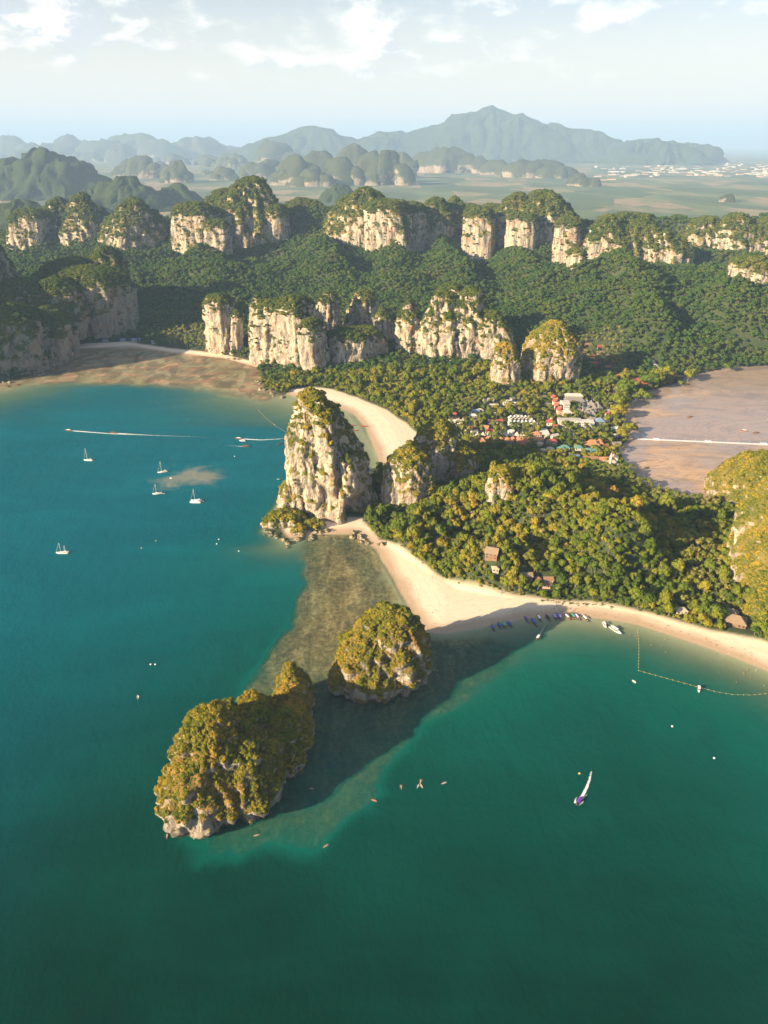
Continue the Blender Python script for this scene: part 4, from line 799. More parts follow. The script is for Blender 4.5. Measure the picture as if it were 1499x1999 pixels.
B(1104, 806, 10, 22, 14, 'tall white hotel block with pale roof beside the red-roofed wing', 'gable', 'pale', 'white', rz=R(5), rise=3.5, name='hotel_block', cat='hotel', storeys=4, nwin=3)
B(1108, 818, 12, 12, 10, 'white hotel block with pyramid roof below the tall white block', 'hip', 'pale', 'white', rise=5, name='hotel_block', cat='hotel', storeys=3, nwin=3)
B(1122, 793, 34, 13, 8, 'long hotel with tiered grey roofs and cream front above the grey bungalows', 'hip', 'grey', 'cream', rz=R(-6), rise=4.5, name='hotel', cat='hotel', storeys=2)
B(1120, 784, 30, 9, 10, 'rear wing of the tiered grey hotel', 'hip', 'pale', 'cream', rz=R(-6), rise=3.5, name='hotel', cat='hotel', storeys=2, clear=6)
g = [(1131, 803), (1128, 797), (1146, 793), (1154, 794), (1157, 799), (1141, 804), (1135, 797), (1147, 804), (1161, 803), (1143, 812), (1148, 816), (1160, 808), (1157, 815), (1152, 810), (1165, 797), (1170, 803), (1138, 812), (1130, 811)]
for px, py in g:
    B(px + random.uniform(-1, 1), py, random.uniform(8, 10), 8, 5.0, 'grey-roofed bungalow in the dense cluster right of the white hotel', 'thai', 'grey', 'cream', rz=random.uniform(-.4, .4), rise=4.6, group='grey-roofed bungalow cluster', name='bungalow', cat='bungalow', clear=5)
B(1112, 832, 36, 12, 9, 'long white low-rise resort with flat pale roof, left half of the waterfront front', 'flat', 'pale', 'white', rz=R(-3), name='resort', cat='hotel', storeys=3)
B(1143, 836, 26, 14, 9, 'white resort block with flat pale roof joining the long white resort', 'flat', 'white', 'white', rz=R(-4), name='resort', cat='hotel', storeys=3)
B(1158, 831, 16, 12, 7, 'grey-roofed resort hall right of the white resort block', 'hip', 'grey', 'grey', name='resort_hall', cat='house', storeys=2)
B(1171, 833, 14, 13, 8, 'blue-grey glass-fronted house at the right end of the resort', 'hip', 'blue', 'grey', name='house', storeys=2)
B(1075, 832, 11, 10, 6, 'small scarlet-roofed house left of the white resort', 'hip', 'red', 'white', rise=4, name='house')
B(1064, 857, 11, 24, 7, 'plain white flat-roofed hall at the right end of the orange bungalow row', 'gable', 'white', 'white', rise=1.2, name='hall', cat='hall')
B(1048, 858, 13, 10, 7, 'two-storey orange-roofed house left of the white hall', 'thai', 'orange', 'cream', storeys=2)
B(1050, 867, 15, 9, 6, 'broad orange-roofed house below the two-storey one', 'hip', 'orange', 'cream')
B(1078, 870, 14, 9, 5, 'red-roofed house in front of the white hall', 'hip', 'red', 'white')
B(990, 792, 14, 11, 6, 'white house with a bright metal roof in the trees above the terraces', 'gable', 'white', 'white', rise=1.5)
B(1000, 794, 12, 9, 5, 'white house adjoining the bright metal roof', 'gable', 'white', 'white', rise=1.5)
B(928, 810, 12, 9, 6, 'blue-roofed white house in the trees left of the terraces', 'gable', 'blue', 'white', rise=2)
B(938, 808, 9, 8, 5, 'tan-roofed house touching the blue-roofed one', 'hip', 'tan', 'cream')
B(964, 798, 14, 8, 4, 'grey low shed among trees between the blue and the metal-roofed houses', 'gable', 'pale', 'grey', name='shed', cat='shed')
B(958, 786, 10, 8, 4, 'pale shed highest among the trees of the village left side', 'gable', 'pale', 'white', name='shed', cat='shed')
B(1035, 808, 11, 7, 4, 'white shed in the clearing right of the metal-roofed house', 'gable', 'white', 'white', rise=1, name='shed', cat='shed')
for k, px in enumerate((863, 873, 884, 897)):
    B(px, 829, 8, 8, 5, ['leftmost', 'second', 'third', 'last'][k] + ' white flat-roofed beach house at the back of the curved far-left sand', 'gable', 'white' if k < 3 else 'pale', 'white', rise=1.5, group='white beach houses', name='beach_house')
B(878, 842, 8, 7, 4, 'pointed pale hut near the leafy crag summit', 'thai', 'pale', 'cream', rise=5, name='hut', cat='hut')
B(886, 846, 8, 7, 4, 'pointed orange hut near the leafy crag summit', 'thai', 'orange', 'cream', rise=5, name='hut', cat='hut')
B(868, 787, 12, 8, 4, 'red-brown roof alone in the forest left of the village', 'hip', 'red', 'wood')
for k, (px, py) in enumerate(((1096, 884), (1104, 881), (1150, 886), (1130, 880), (1162, 889))):
    B(px, py, 11, 9, 4, 'teal-roofed house in the shade, ' + ['leftmost', 'second from left', 'fourth from left', 'third from left', 'rightmost'][k], 'hip', 'teal', 'white', group='teal-roofed houses', clear=12)
B(1156, 876, 20, 10, 6, 'orange many-gabled house by the mud shore', 'thai', 'orange', 'cream', rise=5)
B(1170, 874, 10, 9, 6, 'small orange gable right of the many-gabled house', 'thai', 'orange', 'cream', rise=5)
B(1122, 900, 13, 11, 5, 'pale blue-grey shed left of the long red-roofed hall', 'gable', 'blue', 'white', rise=1.5, name='shed', cat='shed')
B(1152, 905, 20, 9, 6, 'long rust-red hall, left half', 'gable', 'brown', 'white', name='hall', cat='hall')
B(1175, 906, 16, 9, 6, 'long orange hall joined to the rust-red one', 'gable', 'orange', 'white', name='hall', cat='hall')
B(1199, 904, 9, 12, 6, 'tan-roofed pavilion behind the minaret', 'gable', 'tan', 'cream', rz=R(70), rise=3, name='pavilion', cat='pavilion')
B(1197, 914, 12, 12, 6, 'tan hip-roofed pavilion in front of the minaret', 'hip', 'tan', 'cream', rise=4.5, name='pavilion', cat='pavilion')
B(1190, 909, 8, 8, 5, 'small tan roof left of the hip-roofed pavilion', 'hip', 'tan', 'cream', name='pavilion', cat='pavilion')
B(1207, 744, 14, 12, 6, 'scarlet-roofed house at the top of the pale road', 'thai', 'red', 'white', rise=5)
B(1214, 740, 10, 10, 6, 'scarlet-roofed annex beside the house at the top of the pale road', 'gable', 'red', 'white')
B(1240, 750, 28, 14, 6, 'wide red-roofed hall with stepped roofs near the mangroves', 'gable', 'red', 'salmon', rz=R(-10), rise=4, name='hall', cat='hall')
B(1254, 757, 16, 10, 5, 'lower red roof at the right of the stepped-roof hall', 'gable', 'red', 'salmon', rz=R(-10), name='hall', cat='hall')
B(1305, 738, 22, 8, 5, 'bright scarlet long roof at the head of the mud flat', 'gable', 'scarlet', 'white', rz=R(-12), name='hall', cat='hall')
B(1328, 741, 14, 8, 4, 'brown roof right of the bright scarlet one', 'gable', 'brown', 'wood', rz=R(-12), name='hall', cat='hall')
for k in range(12):
    B(1201 + (k % 4) * 6 + random.uniform(-1, 1), 757 + (k // 4) * 9, 8, 7, 3.6, 'tiny house in the huddle below the scarlet-roofed house', random.choice(['hip', 'gable']), random.choice(['red', 'pale', 'tan', 'grey']), 'white', rz=random.uniform(-.3, .3), group='huddle of tiny houses', name='hut', cat='hut', clear=4)
for k, (px, py) in enumerate(((1140, 690), (1155, 700), (1172, 694), (1180, 708), (1192, 700), (1160, 714), (1188, 722), (1148, 678), (1200, 712), (1172, 682))):
    B(px, py, 12, 8, 4, 'shaded brown hut among the palms beyond the overgrown rounded rock', 'gable', random.choice(['brown', 'thatch', 'red']), 'wood', rz=random.uniform(-.4, .4), group='shaded huts beyond the rounded rock', name='hut', cat='hut', clear=6)
B(960, 1102, 12, 9, 6, 'grey-brown gabled villa in the near forest above the beach', 'gable', 'thatch', 'wood', rz=R(-20), rise=5, name='villa', cat='villa', storeys=2, clear=2)
B(966, 1131, 6, 5, 3.4, 'small tan villa below the gabled one in the near forest', 'hip', 'tan', 'cream', name='villa', cat='villa', clear=2)
B(1026, 1144, 12, 8, 3.6, 'dark-roofed villa behind the beach trees', 'gable', 'thatch', 'wood', name='villa', cat='villa', clear=2)
B(1050, 1147, 6, 6, 3, 'small brown-roofed villa right of the dark-roofed one', 'hip', 'brown', 'cream', name='villa', cat='villa', clear=2)
B(1070, 1145, 9, 7, 3.4, 'brown-roofed villa with a pale wall behind the beach trees', 'gable', 'brown', 'cream', name='villa', cat='villa', clear=2)
B(1066, 1150, 8, 5, 3, 'low brown roof directly in front of the pale-walled villa', 'gable', 'brown', 'salmon', name='villa', cat='villa', clear=8)
B(1440, 1225, 18, 13, 5, 'brown thatched beach restaurant under the headland', 'hip', 'thatch', 'wood', rz=R(-25), rise=5, name='restaurant', cat='restaurant', clear=10)
B(1428, 1212, 13, 11, 5, 'smaller thatched wing behind the beach restaurant', 'hip', 'thatch', 'wood', rz=R(-25), rise=5, name='restaurant_wing', cat='restaurant', clear=8)
B(1331, 1200, 10, 7, 3.6, 'tan-roofed beach hut hidden by trees left of the restaurant', 'hip', 'tan', 'cream', name='beach_hut', cat='hut')
B(462, 692, 15, 10, 5, 'brown huts beside the leftmost pale cliff on the far beach', 'hip', 'brown', 'wood', name='hut', cat='hut')
B(405, 688, 9, 8, 4, 'small dark hut on the far beach left of the cliff', 'gable', 'brown', 'wood', name='hut', cat='hut')
for k, (px, py) in enumerate(((262, 668), (276, 667), (240, 668), (300, 672), (205, 668))):
    B(px, py, 11, 8, 4, 'shaded blue-grey hut at the back of the far beach', 'gable', 'blue', 'grey', group='shaded huts on the far beach', name='hut', cat='hut')

n_ = 0
for _ in range(400):
    px, py = rng.uniform(870, 1215), rng.uniform(780, 900); p = at(px, py, 4); q = np.array([p[:2]])
    if not inside(q, poly((870, 790), (1050, 776), (1215, 765), (1225, 830), (1205, 885), (1100, 900), (890, 862)))[0] or 850 < py < 872 and px < 1060: continue
    if any(abs(p[0] - x) < rx + 4 and abs(p[1] - y) < rb + 5 for x, y, rx, rf, rb in FOOT): continue
    rc = random.choice(['pale', 'grey', 'tan', 'orange', 'white', 'red', 'brown']); nn = random.choice(['small', 'low', 'little'])
    B(px, py, random.uniform(6, 11), random.uniform(6, 9), random.uniform(3, 5), '%s %s-roofed village house at the %s of the village, %s' % (nn, rc, 'left' if px < 980 else 'right' if px > 1110 else 'middle', 'back' if py < 815 else 'front' if py > 860 else 'half way back'), random.choice(['gable', 'hip', 'gable']), rc, random.choice(['white', 'cream', 'grey']), rz=random.uniform(-.5, .5), group='scattered village houses', name='village_house', clear=4); n_ += 1
    if n_ >= 48: break

def lathe(name, prof, mat, n=16, parent=None, loc=(0, 0, 0)):
    V = []; 
    for r_, z in prof:
        a = np.arange(n) * 2 * math.pi / n; V.append(np.column_stack([r_ * np.cos(a), r_ * np.sin(a), np.full(n, z)]))
    return link(name, mesh_np(name, np.vstack(V), grid_faces(len(prof), n, True), [mat], True), parent, loc)
def minaret():
    b = hit(1189, 917); root = tag(link('minaret', None, loc=tuple(b)), 'slim white minaret rising beside the tan pavilions', 'minaret')
    lathe('shaft', [(1.5, -1), (1.4, 6), (1.15, 17), (1.0, 22)], WM['white'], 12, root)
    lathe('balcony', [(1.0, 15.2), (1.9, 16), (1.9, 16.9), (1.05, 17)], WM['white'], 12, root)
    lathe('dome', [(1.15, 22), (1.3, 22.8), (1.0, 23.9), (.4, 24.8), (.06, 27)], RM['tan'], 12, root)
    FOOT.append((b[0], b[1], 4, 16, 4))
minaret()
# pale roads
def strip(name, pts, w, mat, zoff=.25, **tags):
    P = np.array([hit(*p)[:2] for p in pts]); out = []
    for a, b_ in zip(P[:-1], P[1:]):
        n = max(2, int(np.hypot(*(b_ - a)) / 4)); out += [a + (b_ - a) * t for t in np.linspace(0, 1, n, endpoint=False)]
    out = np.array(out + [P[-1]]); d = np.gradient(out, axis=0); d /= np.linalg.norm(d, axis=1)[:, None]; nrm = np.column_stack([-d[:, 1], d[:, 0]])
    V = np.vstack([np.column_stack([q, np.maximum(land(q)[0], 0) + zoff]) for q in (out - nrm * w / 2, out, out + nrm * w / 2)]); m_ = len(out)
    Fc = np.vstack([grid_faces(3, m_)]); me = mesh_np(name, V, Fc[:, ::-1], [mat], True)
    for q in out[::2]: FOOT.append((q[0], q[1], w * .8 + 2, w * .8 + 7, w * .6 + 2))
    return tag(link(name, me), **tags)
M['road'] = plain('pale_concrete', (.48, .44, .38), .9)
strip('road', [(1162, 718), (1178, 726), (1190, 735), (1198, 742)], 7, M['road'], kind='structure')
strip('road', [(1271, 703), (1281, 716), (1290, 727), (1296, 734)], 6, M['road'], kind='structure')
for pts in ([(1298, 370), (1312, 366), (1330, 370), (1345, 374), (1318, 376)], [(1482, 381), (1499, 378), (1540, 380), (1540, 388), (1490, 386)]):
    q = np.array([at(*p, 3.2) for p in pts]); me = poly_mesh('pond', q, [tuple(range(len(q)))], plain('pond_water', (.10, .13, .15), .05)); tag(link('pond', me), kind='structure')
# far towns
def far_house(w, d, h, wm, rm):
    V = [(-w, -d, 0), (w, -d, 0), (w, d, 0), (-w, d, 0), (-w, -d, h), (w, -d, h), (w, d, h), (-w, d, h), (-w, 0, h * 1.5), (w, 0, h * 1.5)]
    me = bpy.data.meshes.new('far_house'); me.from_pydata(V, [], [(0, 1, 5, 4), (1, 2, 6, 9, 5), (2, 3, 7, 6), (3, 0, 4, 8, 7), (4, 5, 9, 8), (6, 7, 8, 9)])
    me.materials.append(WM[wm]); me.materials.append(RM[rm]); me.polygons.foreach_set('material_index', [0, 0, 0, 0, 1, 1]); me.update(); return me
fhm = [far_house(24, 12, 14, 'cream', 'pale'), far_house(40, 14, 12, 'cream', 'tan'), far_house(16, 14, 26, 'white', 'pale'), far_house(30, 16, 12, 'salmon', 'orange'), far_house(60, 20, 14, 'white', 'pale')]
for k in range(150):
    px = 1160 + 339 * rng.random() ** .8; py = 318 + 28 * rng.random() + (px < 1240) * 8
    if rng.random() < .5: px = rng.choice([1215, 1265, 1300, 1345, 1385, 1430, 1480, 1495]) + rng.normal() * 11; py = rng.choice([331, 326, 337, 343]) + rng.normal() * 1.6
    if px > 1510: continue
    p = at(px, max(py, 312), 3); q = link('far_house', fhm[rng.integers(5)], None, tuple(p), rng.uniform(-.3, .3)); sc = rng.uniform(.5, 1.1); q.scale = (sc * 1.5, sc, sc * .7)
    tag(q, 'tiny pale building of the distant town, %s, %s' % ('nearest the plain' if py > 338 else 'farthest back' if py < 327 else 'mid-town', 'left end' if px < 1250 else 'left of centre' if px < 1340 else 'right of centre' if px < 1430 else 'right end'), 'building', 'buildings of the distant town')
for k in range(34):
    p = at(rng.uniform(-20, 34), rng.uniform(470, 512), 4); q = link('far_house', fhm[rng.integers(5)], None, tuple(p), rng.uniform(-.3, .3)); sc = rng.uniform(.25, .5); q.scale = (sc, sc, sc)
    tag(q, 'small pale building of the village at the left edge behind the cliffs', 'building', 'buildings of the left-edge village'); FOOT.append((p[0], p[1], 14, 20, 14))

# ------------------------------------------------------------------ forest
PALM_Z = [poly((1195, 905), (1240, 940), (1300, 972), (1385, 990), (1380, 1010), (1290, 1000), (1180, 960), (1140, 930)), poly((872, 836), (1040, 834), (1058, 848), (1040, 856), (880, 856)), poly((318, 660), (420, 640), (415, 686), (330, 680)), poly((1120, 680), (1215, 690), (1215, 735), (1150, 730)), poly((1330, 1060), (1400, 1100), (1410, 1190), (1350, 1140))]
VILLAGE = poly((860, 785), (1050, 772), (1215, 760), (1235, 830), (1215, 890), (1100, 905), (880, 860))
def jitter(x0, x1, y0, y1, st, amt=.85):
    X, Y = np.meshgrid(np.arange(x0, x1, st), np.arange(y0, y1, st)); P = np.column_stack([X.ravel(), Y.ravel()]); P[:, 0] += (np.floor(P[:, 1] / st) % 2) * st / 2
    return P + rng.uniform(-amt / 2, amt / 2, P.shape) * st
def clear_of(P):
    k = np.ones(len(P), bool)
    for x, y, rx, rf, rb in FOOT: k &= ~((np.abs(P[:, 0] - x) < rx) & (P[:, 1] > y - rf) & (P[:, 1] < y + rb))
    return k
NO_TREES = poly((500, 950), (738, 965), (722, 1012), (702, 1062), (520, 1080))
def plant_points(P, margin=90):
    z, sand, reef, flat, mud, s = land(P); k = (s > 3.5) & (sand < .35) & (mud < .5)
    k &= in_frame(P[:, 0], P[:, 1], z + 6, margin)
    k &= ~inside(P, NO_TREES); P, z, s = P[k], z[k], s[k]; k = clear_of(P); return np.column_stack([P[k], z[k]]), s[k]
near, sn_ = plant_points(jitter(-430, 560, 500, 1330, 6.0))
inpalm = np.zeros(len(near), bool)
for q in PALM_Z: inpalm |= inside(near[:, :2], q)
vil = inside(near[:, :2], VILLAGE)
pick = rng.random(len(near)); palm_sel = (inpalm & (pick < .80)) | (vil & (pick < .35)); thin = vil & ~palm_sel & (pick > .62)
strayp = (near[:, 1] < 900) & (pick > .965)
palms = near[palm_sel | strayp]; broad = near[~(palm_sel | strayp | thin)]
def hgt(P, s0, s1):
    n = fbm(np.column_stack([P[:, :2] / 38.0, np.zeros(len(P))]), 2); return s0 + (s1 - s0) * np.clip(rng.beta(2, 2.6, len(P)) + n * .25, 0, 1.25)
bs = hgt(broad, 2.6, 7.6) * np.where(rng.random(len(broad)) < .10, rng.uniform(1.25, 1.65, len(broad)), 1.0); edge = sm(coast_d(broad[:, :2]), 4, 26); bs *= .62 + .38 * edge
pn_ = hgt(palms, 8.5, 15.0)
und, _u = plant_points(jitter(-60, 560, 500, 1010, 5.0)); scatter('undergrowth', und - (0, 0, .6), rng.uniform(1.5, 3.0, len(und)), 'near_trees', None, 15, label='low green undergrowth between the trees of the near forest')
bp_ = jitter(-60, 560, 470, 760, 3.0); bz = land(bp_); kb = (bz[1] > .02) & (bz[1] < .55) & (bz[5] > 9) & (rng.random(len(bp_)) < .55); bp_ = np.column_stack([bp_[kb], bz[0][kb] - .3])
bp_ = bp_[clear_of(bp_[:, :2])]; scatter('beach_scrub', bp_, rng.uniform(.8, 2.2, len(bp_)), 'near_trees', None, 16, label='low leafy scrub along the back of the near beach')
# the nearest trees, one by one
def real_crown(seed): return crown_mesh('crown', seed, M['leaf'], lobes=6 + (seed * 3) % 7, flat=.6 + .2 * (seed % 4), trunk=.5 + .15 * (seed % 3), spread=.48 + .07 * (seed % 4))
CR = [real_crown(120 + k) for k in range(8)]
def trunk_mesh(seed):
    r = np.random.default_rng(seed); a, b = r.uniform(-.1, .1, 2)
    V, Fc = tube([(0, 0, -.25, .075), (a * .4, b * .4, .3, .055), (a, b, .75, .045), (a * 1.3, b * 1.2, 1.0, .02)], 7); Vs, Fs, base = [V], [Fc], len(V)
    for k in range(4):
        an = k * 1.6 + r.uniform(0, 1); v, f = tube([(a * .6, b * .6, .5 + .06 * k, .032), (a + math.cos(an) * .2, b + math.sin(an) * .2, .78, .024), (a + math.cos(an) * .38, b + math.sin(an) * .38, .98, .01)], 5); Vs.append(v); Fs.append(f + base); base += len(v)
    return mesh_np('trunk', np.vstack(Vs), np.vstack(Fs), [M['bark']], True)
TR = [trunk_mesh(150 + k) for k in range(4)]
def palm_parts(seed):
    r = np.random.default_rng(seed); bx, by = r.uniform(-.12, .12, 2); v, f = tube([(0, 0, -.05, .026), (bx * .1, by * .1, .25, .02), (bx * .4, by * .4, .6, .017), (bx, by, 1, .015)], 6)
    v2, f2 = palm_fronds('', seed, None, L=.42); return mesh_np('trunk', v, f, [M['bark']], True), mesh_np('crown', v2 + (bx, by, 1), f2, [M['palm']])
PP = [palm_parts(170 + k) for k in range(5)]
visible = in_frame(broad[:, 0], broad[:, 1], broad[:, 2] + 8, -4)
order = np.argsort(np.where(visible, np.linalg.norm(broad - (0, 0, CAM_H), axis=1) / bs, 1e9))[:300]
def where_tree(p):
    if p[1] < 520: return 'at the foot of the golden headland'
    s_ = coast_d(p[None, :2])[0]
    if s_ < 30: return 'lining the back of the near curved beach'
    if p[2] > 22: return 'high on the near forested hill'
    return 'in the forest behind the near curved beach'
LMK = [('gabled villa', at(960, 1102)), ('small tan villa', at(966, 1131)), ('dark-roofed villa', at(1026, 1144)), ('limestone pinnacle', at(975, 985, 30)), ('thatched beach restaurant', at(1440, 1225)), ('stone edge of the beach', at(1110, 1180)), ('foot of the headland', at(1400, 1130)), ('pale grey crag', at(845, 1005)), ('leafless pale tree', at(1025, 1072, 20)), ('tan pavilions', at(1199, 910)), ('upper end of the near beach', at(745, 1062)), ('hill crest', at(1150, 990, 44)), ('mud shore', at(1300, 965)), ('long rust-red hall', at(1152, 905)), ('palm grove', at(960, 848)), ('white hotel', at(1105, 810)), ('scarlet-roofed house', at(1207, 744))]
def beside(p):
    d = [np.hypot(p[0] - q[0], p[1] - q[1]) for _, q in LMK]; k = int(np.argmin(d)); n, q = LMK[k]; dx, dy = p[0] - q[0], p[1] - q[1]
    w = ('right of' if dx > 0 else 'left of') if abs(dx) > abs(dy) else ('behind' if dy > 0 else 'in front of'); r = 'close ' if d[k] < 25 else 'some way ' if d[k] < 60 else 'well '
    return r + w + ' the ' + n
for i in order:
    p = broad[i]; s_ = bs[i]; root = link('broadleaf_tree', None, loc=tuple(p), rz=rng.uniform(0, 6.28)); u_ = rng.uniform(.8, 1.2); root.scale = (s_ * u_, s_ * u_ * rng.uniform(.85, 1.15), s_ * rng.uniform(.8, 1.45))
    link('trunk', TR[rng.integers(4)], root); link('crown', CR[rng.integers(8)], root)
    sz = 'large' if s_ > 4.8 else 'small' if s_ < 3.4 else 'mid-sized'
    tag(root, '%s leafy green tree %s' % (sz, beside(p)), 'tree', '%s trees %s' % (sz, beside(p)))
rest = np.ones(len(broad), bool); rest[order] = False
scatter('forest', broad[rest] - (0, 0, 0.3), bs[rest], 'near_trees', None, 5, label='mixed leafy forest covering the near hill and the low neck of land')
pv = in_frame(palms[:, 0], palms[:, 1], palms[:, 2] + 8, -4)
po = np.argsort(np.where(pv, np.linalg.norm(palms - (0, 0, CAM_H), axis=1) / pn_, 1e9))[:280]
for i in po:
    p = palms[i]; s_ = pn_[i]; root = link('coconut_palm', None, loc=tuple(p), rz=rng.uniform(0, 6.28)); root.scale = (s_,) * 3; a, b = PP[rng.integers(5)]
    link('trunk', a, root); link('crown', b, root)
    w_ = 'in the grove along the muddy shore at right' if p[0] > 230 and p[1] < 960 and p[1] > 690 else 'standing alone above the near beach forest' if p[1] < 690 else 'in the village and its palm grove'
    tag(root, '%s coconut palm %s' % ('tall' if s_ > 12 else 'short' if s_ < 10 else 'middling', beside(p)), 'palm', 'coconut palms %s' % beside(p))
rest = np.ones(len(palms), bool); rest[po] = False
scatter('palm_grove', palms[rest], pn_[rest], 'palm_trees', None, 6, label='coconut palm groves of the village and the far beach')
jun, _s = plant_points(jitter(-1500, 1900, 1330, 3050, 10.8), 60)
jp = np.zeros(len(jun), bool)
for q in PALM_Z: jp |= inside(jun[:, :2], q)
js = hgt(jun, 5.4, 9.4) * (1 + .00012 * np.maximum(jun[:, 1] - 1400, 0))
scatter('jungle', jun[~jp], js[~jp], 'jungle_trees', None, 8, label='dense jungle clothing the valley slopes up to the back ridge')
scatter('far_palms', jun[jp], np.full(jp.sum(), 13.0), 'palm_trees', None, 9, label='palm grove behind the far beach at left')
# mangroves and the round dark trees by the mud flat
for k, (px, py, w) in enumerate(((1212, 800, 52), (1222, 778, 44), (1205, 822, 44), (1268, 762, 46), (1300, 752, 50), (1282, 758, 40), (1345, 748, 30), (1352, 742, 26), (1330, 755, 18), (1252, 780, 24), (1262, 783, 22), (1242, 783, 20), (1232, 850, 34), (1215, 862, 30), (1420, 728, 22))):
    b = hit(px, py); r_ = w * mpp(*b) / 2; root = link('mangrove_tree', None, loc=(b[0], b[1] + r_ * .5, max(b[2], .1) - .3)); root.scale = (r_, r_, r_ * .85)
    link('trunk', TR[k % 4], root); link('crown', CR[(k * 3) % 8], root)
    tag(root, ['broad dark round tree at the village edge by the mud flat', 'low bushy mangrove standing out on the mud flat'][int(k > 5 and k not in (12, 13))], 'tree', ['round trees at the mud flat edge', 'mangroves on the mud flat'][int(k > 5 and k not in (12, 13))])
def bare_tree(px, py, h, label):
    b = hit(px, py); Vs, Fs = [], []; base = 0; r = np.random.default_rng(int(px))
    def br(p, d, l, rad, dep):
        nonlocal base
        q = p + d * l; t = np.cross(d, (0.3, 1, .2)); t /= np.linalg.norm(t); u = np.cross(d, t); a = np.arange(5) * 1.2566
        ring = lambda c, rr: c + rr * (np.cos(a)[:, None] * t + np.sin(a)[:, None] * u)
        Vs.append(np.vstack([ring(p, rad), ring(q, rad * .62)])); g = grid_faces(2, 5, True); Fs.append(g + base); base += 10
        if dep:
            for _ in range(3 if dep > 1 else 4):
                dd = d + r.normal(size=3) * .55 + (0, 0, .15); br(q, dd / np.linalg.norm(dd), l * r.uniform(.55, .8), rad * .6, dep - 1)
    br(np.array((0, 0, -1.)), np.array((0, 0, 1.)), h * .42, h * .03, 4)
    root = tag(link('bare_tree', None, loc=tuple(b)), label, 'tree'); link('branches', mesh_np('branches', np.vstack(Vs), np.vstack(Fs), [M['palebark']]), root)
bare_tree(1025, 1072, 17, 'leafless pale grey tree standing above the canopy of the near forest'); bare_tree(985, 1105, 14, 'leafless pale tree just right of the gabled villa'); bare_tree(945, 1080, 13, 'leafless pale tree just left above the gabled villa'); bare_tree(978, 1163, 9, 'leafless grey shrub at the back of the near beach')
# ------------------------------------------------------------------ boats and small things
def hull(name, Ln, beam, free, draft, mat, rise=.0, stern=.75, n=13, prow=0.0, deckmat=None, dz=0.0):
    """boat hull along +x (bow): rounded sections, with a recessed deck"""
    V = []; k = 9
    for i in range(n):
        t = i / (n - 1); x = (t - .5) * Ln + (prow * max(0, t - .8) * 5 * .2 * Ln if prow else 0)
        hb = beam / 2 * (stern + (1 - stern) * min(1, t / .35)) * (1 - max(0, (t - .45) / .55) ** 2.3); hb = max(hb, .03)
        sh = free * (1 + .12 * (1 - t)) + rise * max(0, (t - .55) / .45) ** 2.2; kl = -draft * (1 - max(0, (t - .7) / .3) ** 2) + rise * .8 * max(0, (t - .75) / .25) ** 2
        for j in range(k):
            a = math.pi * j / (k - 1); c, s_ = math.cos(a), math.sin(a)
            V.append((x, -hb * np.sign(c) * abs(c) ** .7, sh - (sh - kl) * abs(s_) ** .8))
    Fc = [tuple(f) for f in grid_faces(n, k)]
    Fc.append(tuple(range(k)));
    base = len(V)
    for i in range(n):
        a, b = V[i * k], V[i * k + k - 1]; V += [(a[0], a[1] * .86, a[2] - dz), (b[0], b[1] * .86, b[2] - dz)]
    for i in range(n - 1):
        o, p = base + 2 * i, base + 2 * i + 2; Fc += [(o, p, p + 1, o + 1), (i * k, (i + 1) * k, p, o), (i * k + k - 1, o + 1, p + 1, (i + 1) * k + k - 1)]
    me = poly_mesh(name, V, Fc, mat)
    if deckmat:
        me.materials.append(deckmat); mi = [0] * len(me.polygons)
        for q in range((n - 1) * (k - 1) + 1, len(mi)): mi[q] = 1 if (q - (n - 1) * (k - 1) - 1) % 3 == 0 else 0
        me.polygons.foreach_set('material_index', mi)
    return me
def bar(name, pts, r_, mat, parent, n=6):
    V = []; pts = [np.array(p, float) for p in pts]
    for i, p in enumerate(pts):
        d = pts[min(i + 1, len(pts) - 1)] - pts[max(i - 1, 0)]; d /= np.linalg.norm(d); t = np.cross(d, (.31, .2, .93) if abs(d[2]) < .9 else (1, 0, 0)); t /= np.linalg.norm(t); u = np.cross(d, t)
        a = np.arange(n) * 2 * math.pi / n; V.append(p + r_ * (np.cos(a)[:, None] * t + np.sin(a)[:, None] * u))
    return link(name, mesh_np(name, np.vstack(V), grid_faces(len(pts), n, True), [mat], True), parent)
PM = {k: plain('paint_' + k, c, .35, var=.06) for k, c in dict(white=(.80, .79, .77), wood=(.22, .11, .05), darkwood=(.09, .05, .03), blue=(.03, .10, .42), teal=(.05, .42, .38), green=(.04, .45, .12), red=(.55, .05, .04), orange=(.75, .20, .03), yellow=(.62, .43, .10), purple=(.14, .05, .40), navy=(.02, .03, .09), grey=(.35, .36, .38), lilac=(.40, .40, .62)).items()}
PM['metal'] = plain('metal', (.55, .55, .56), .3, .8)
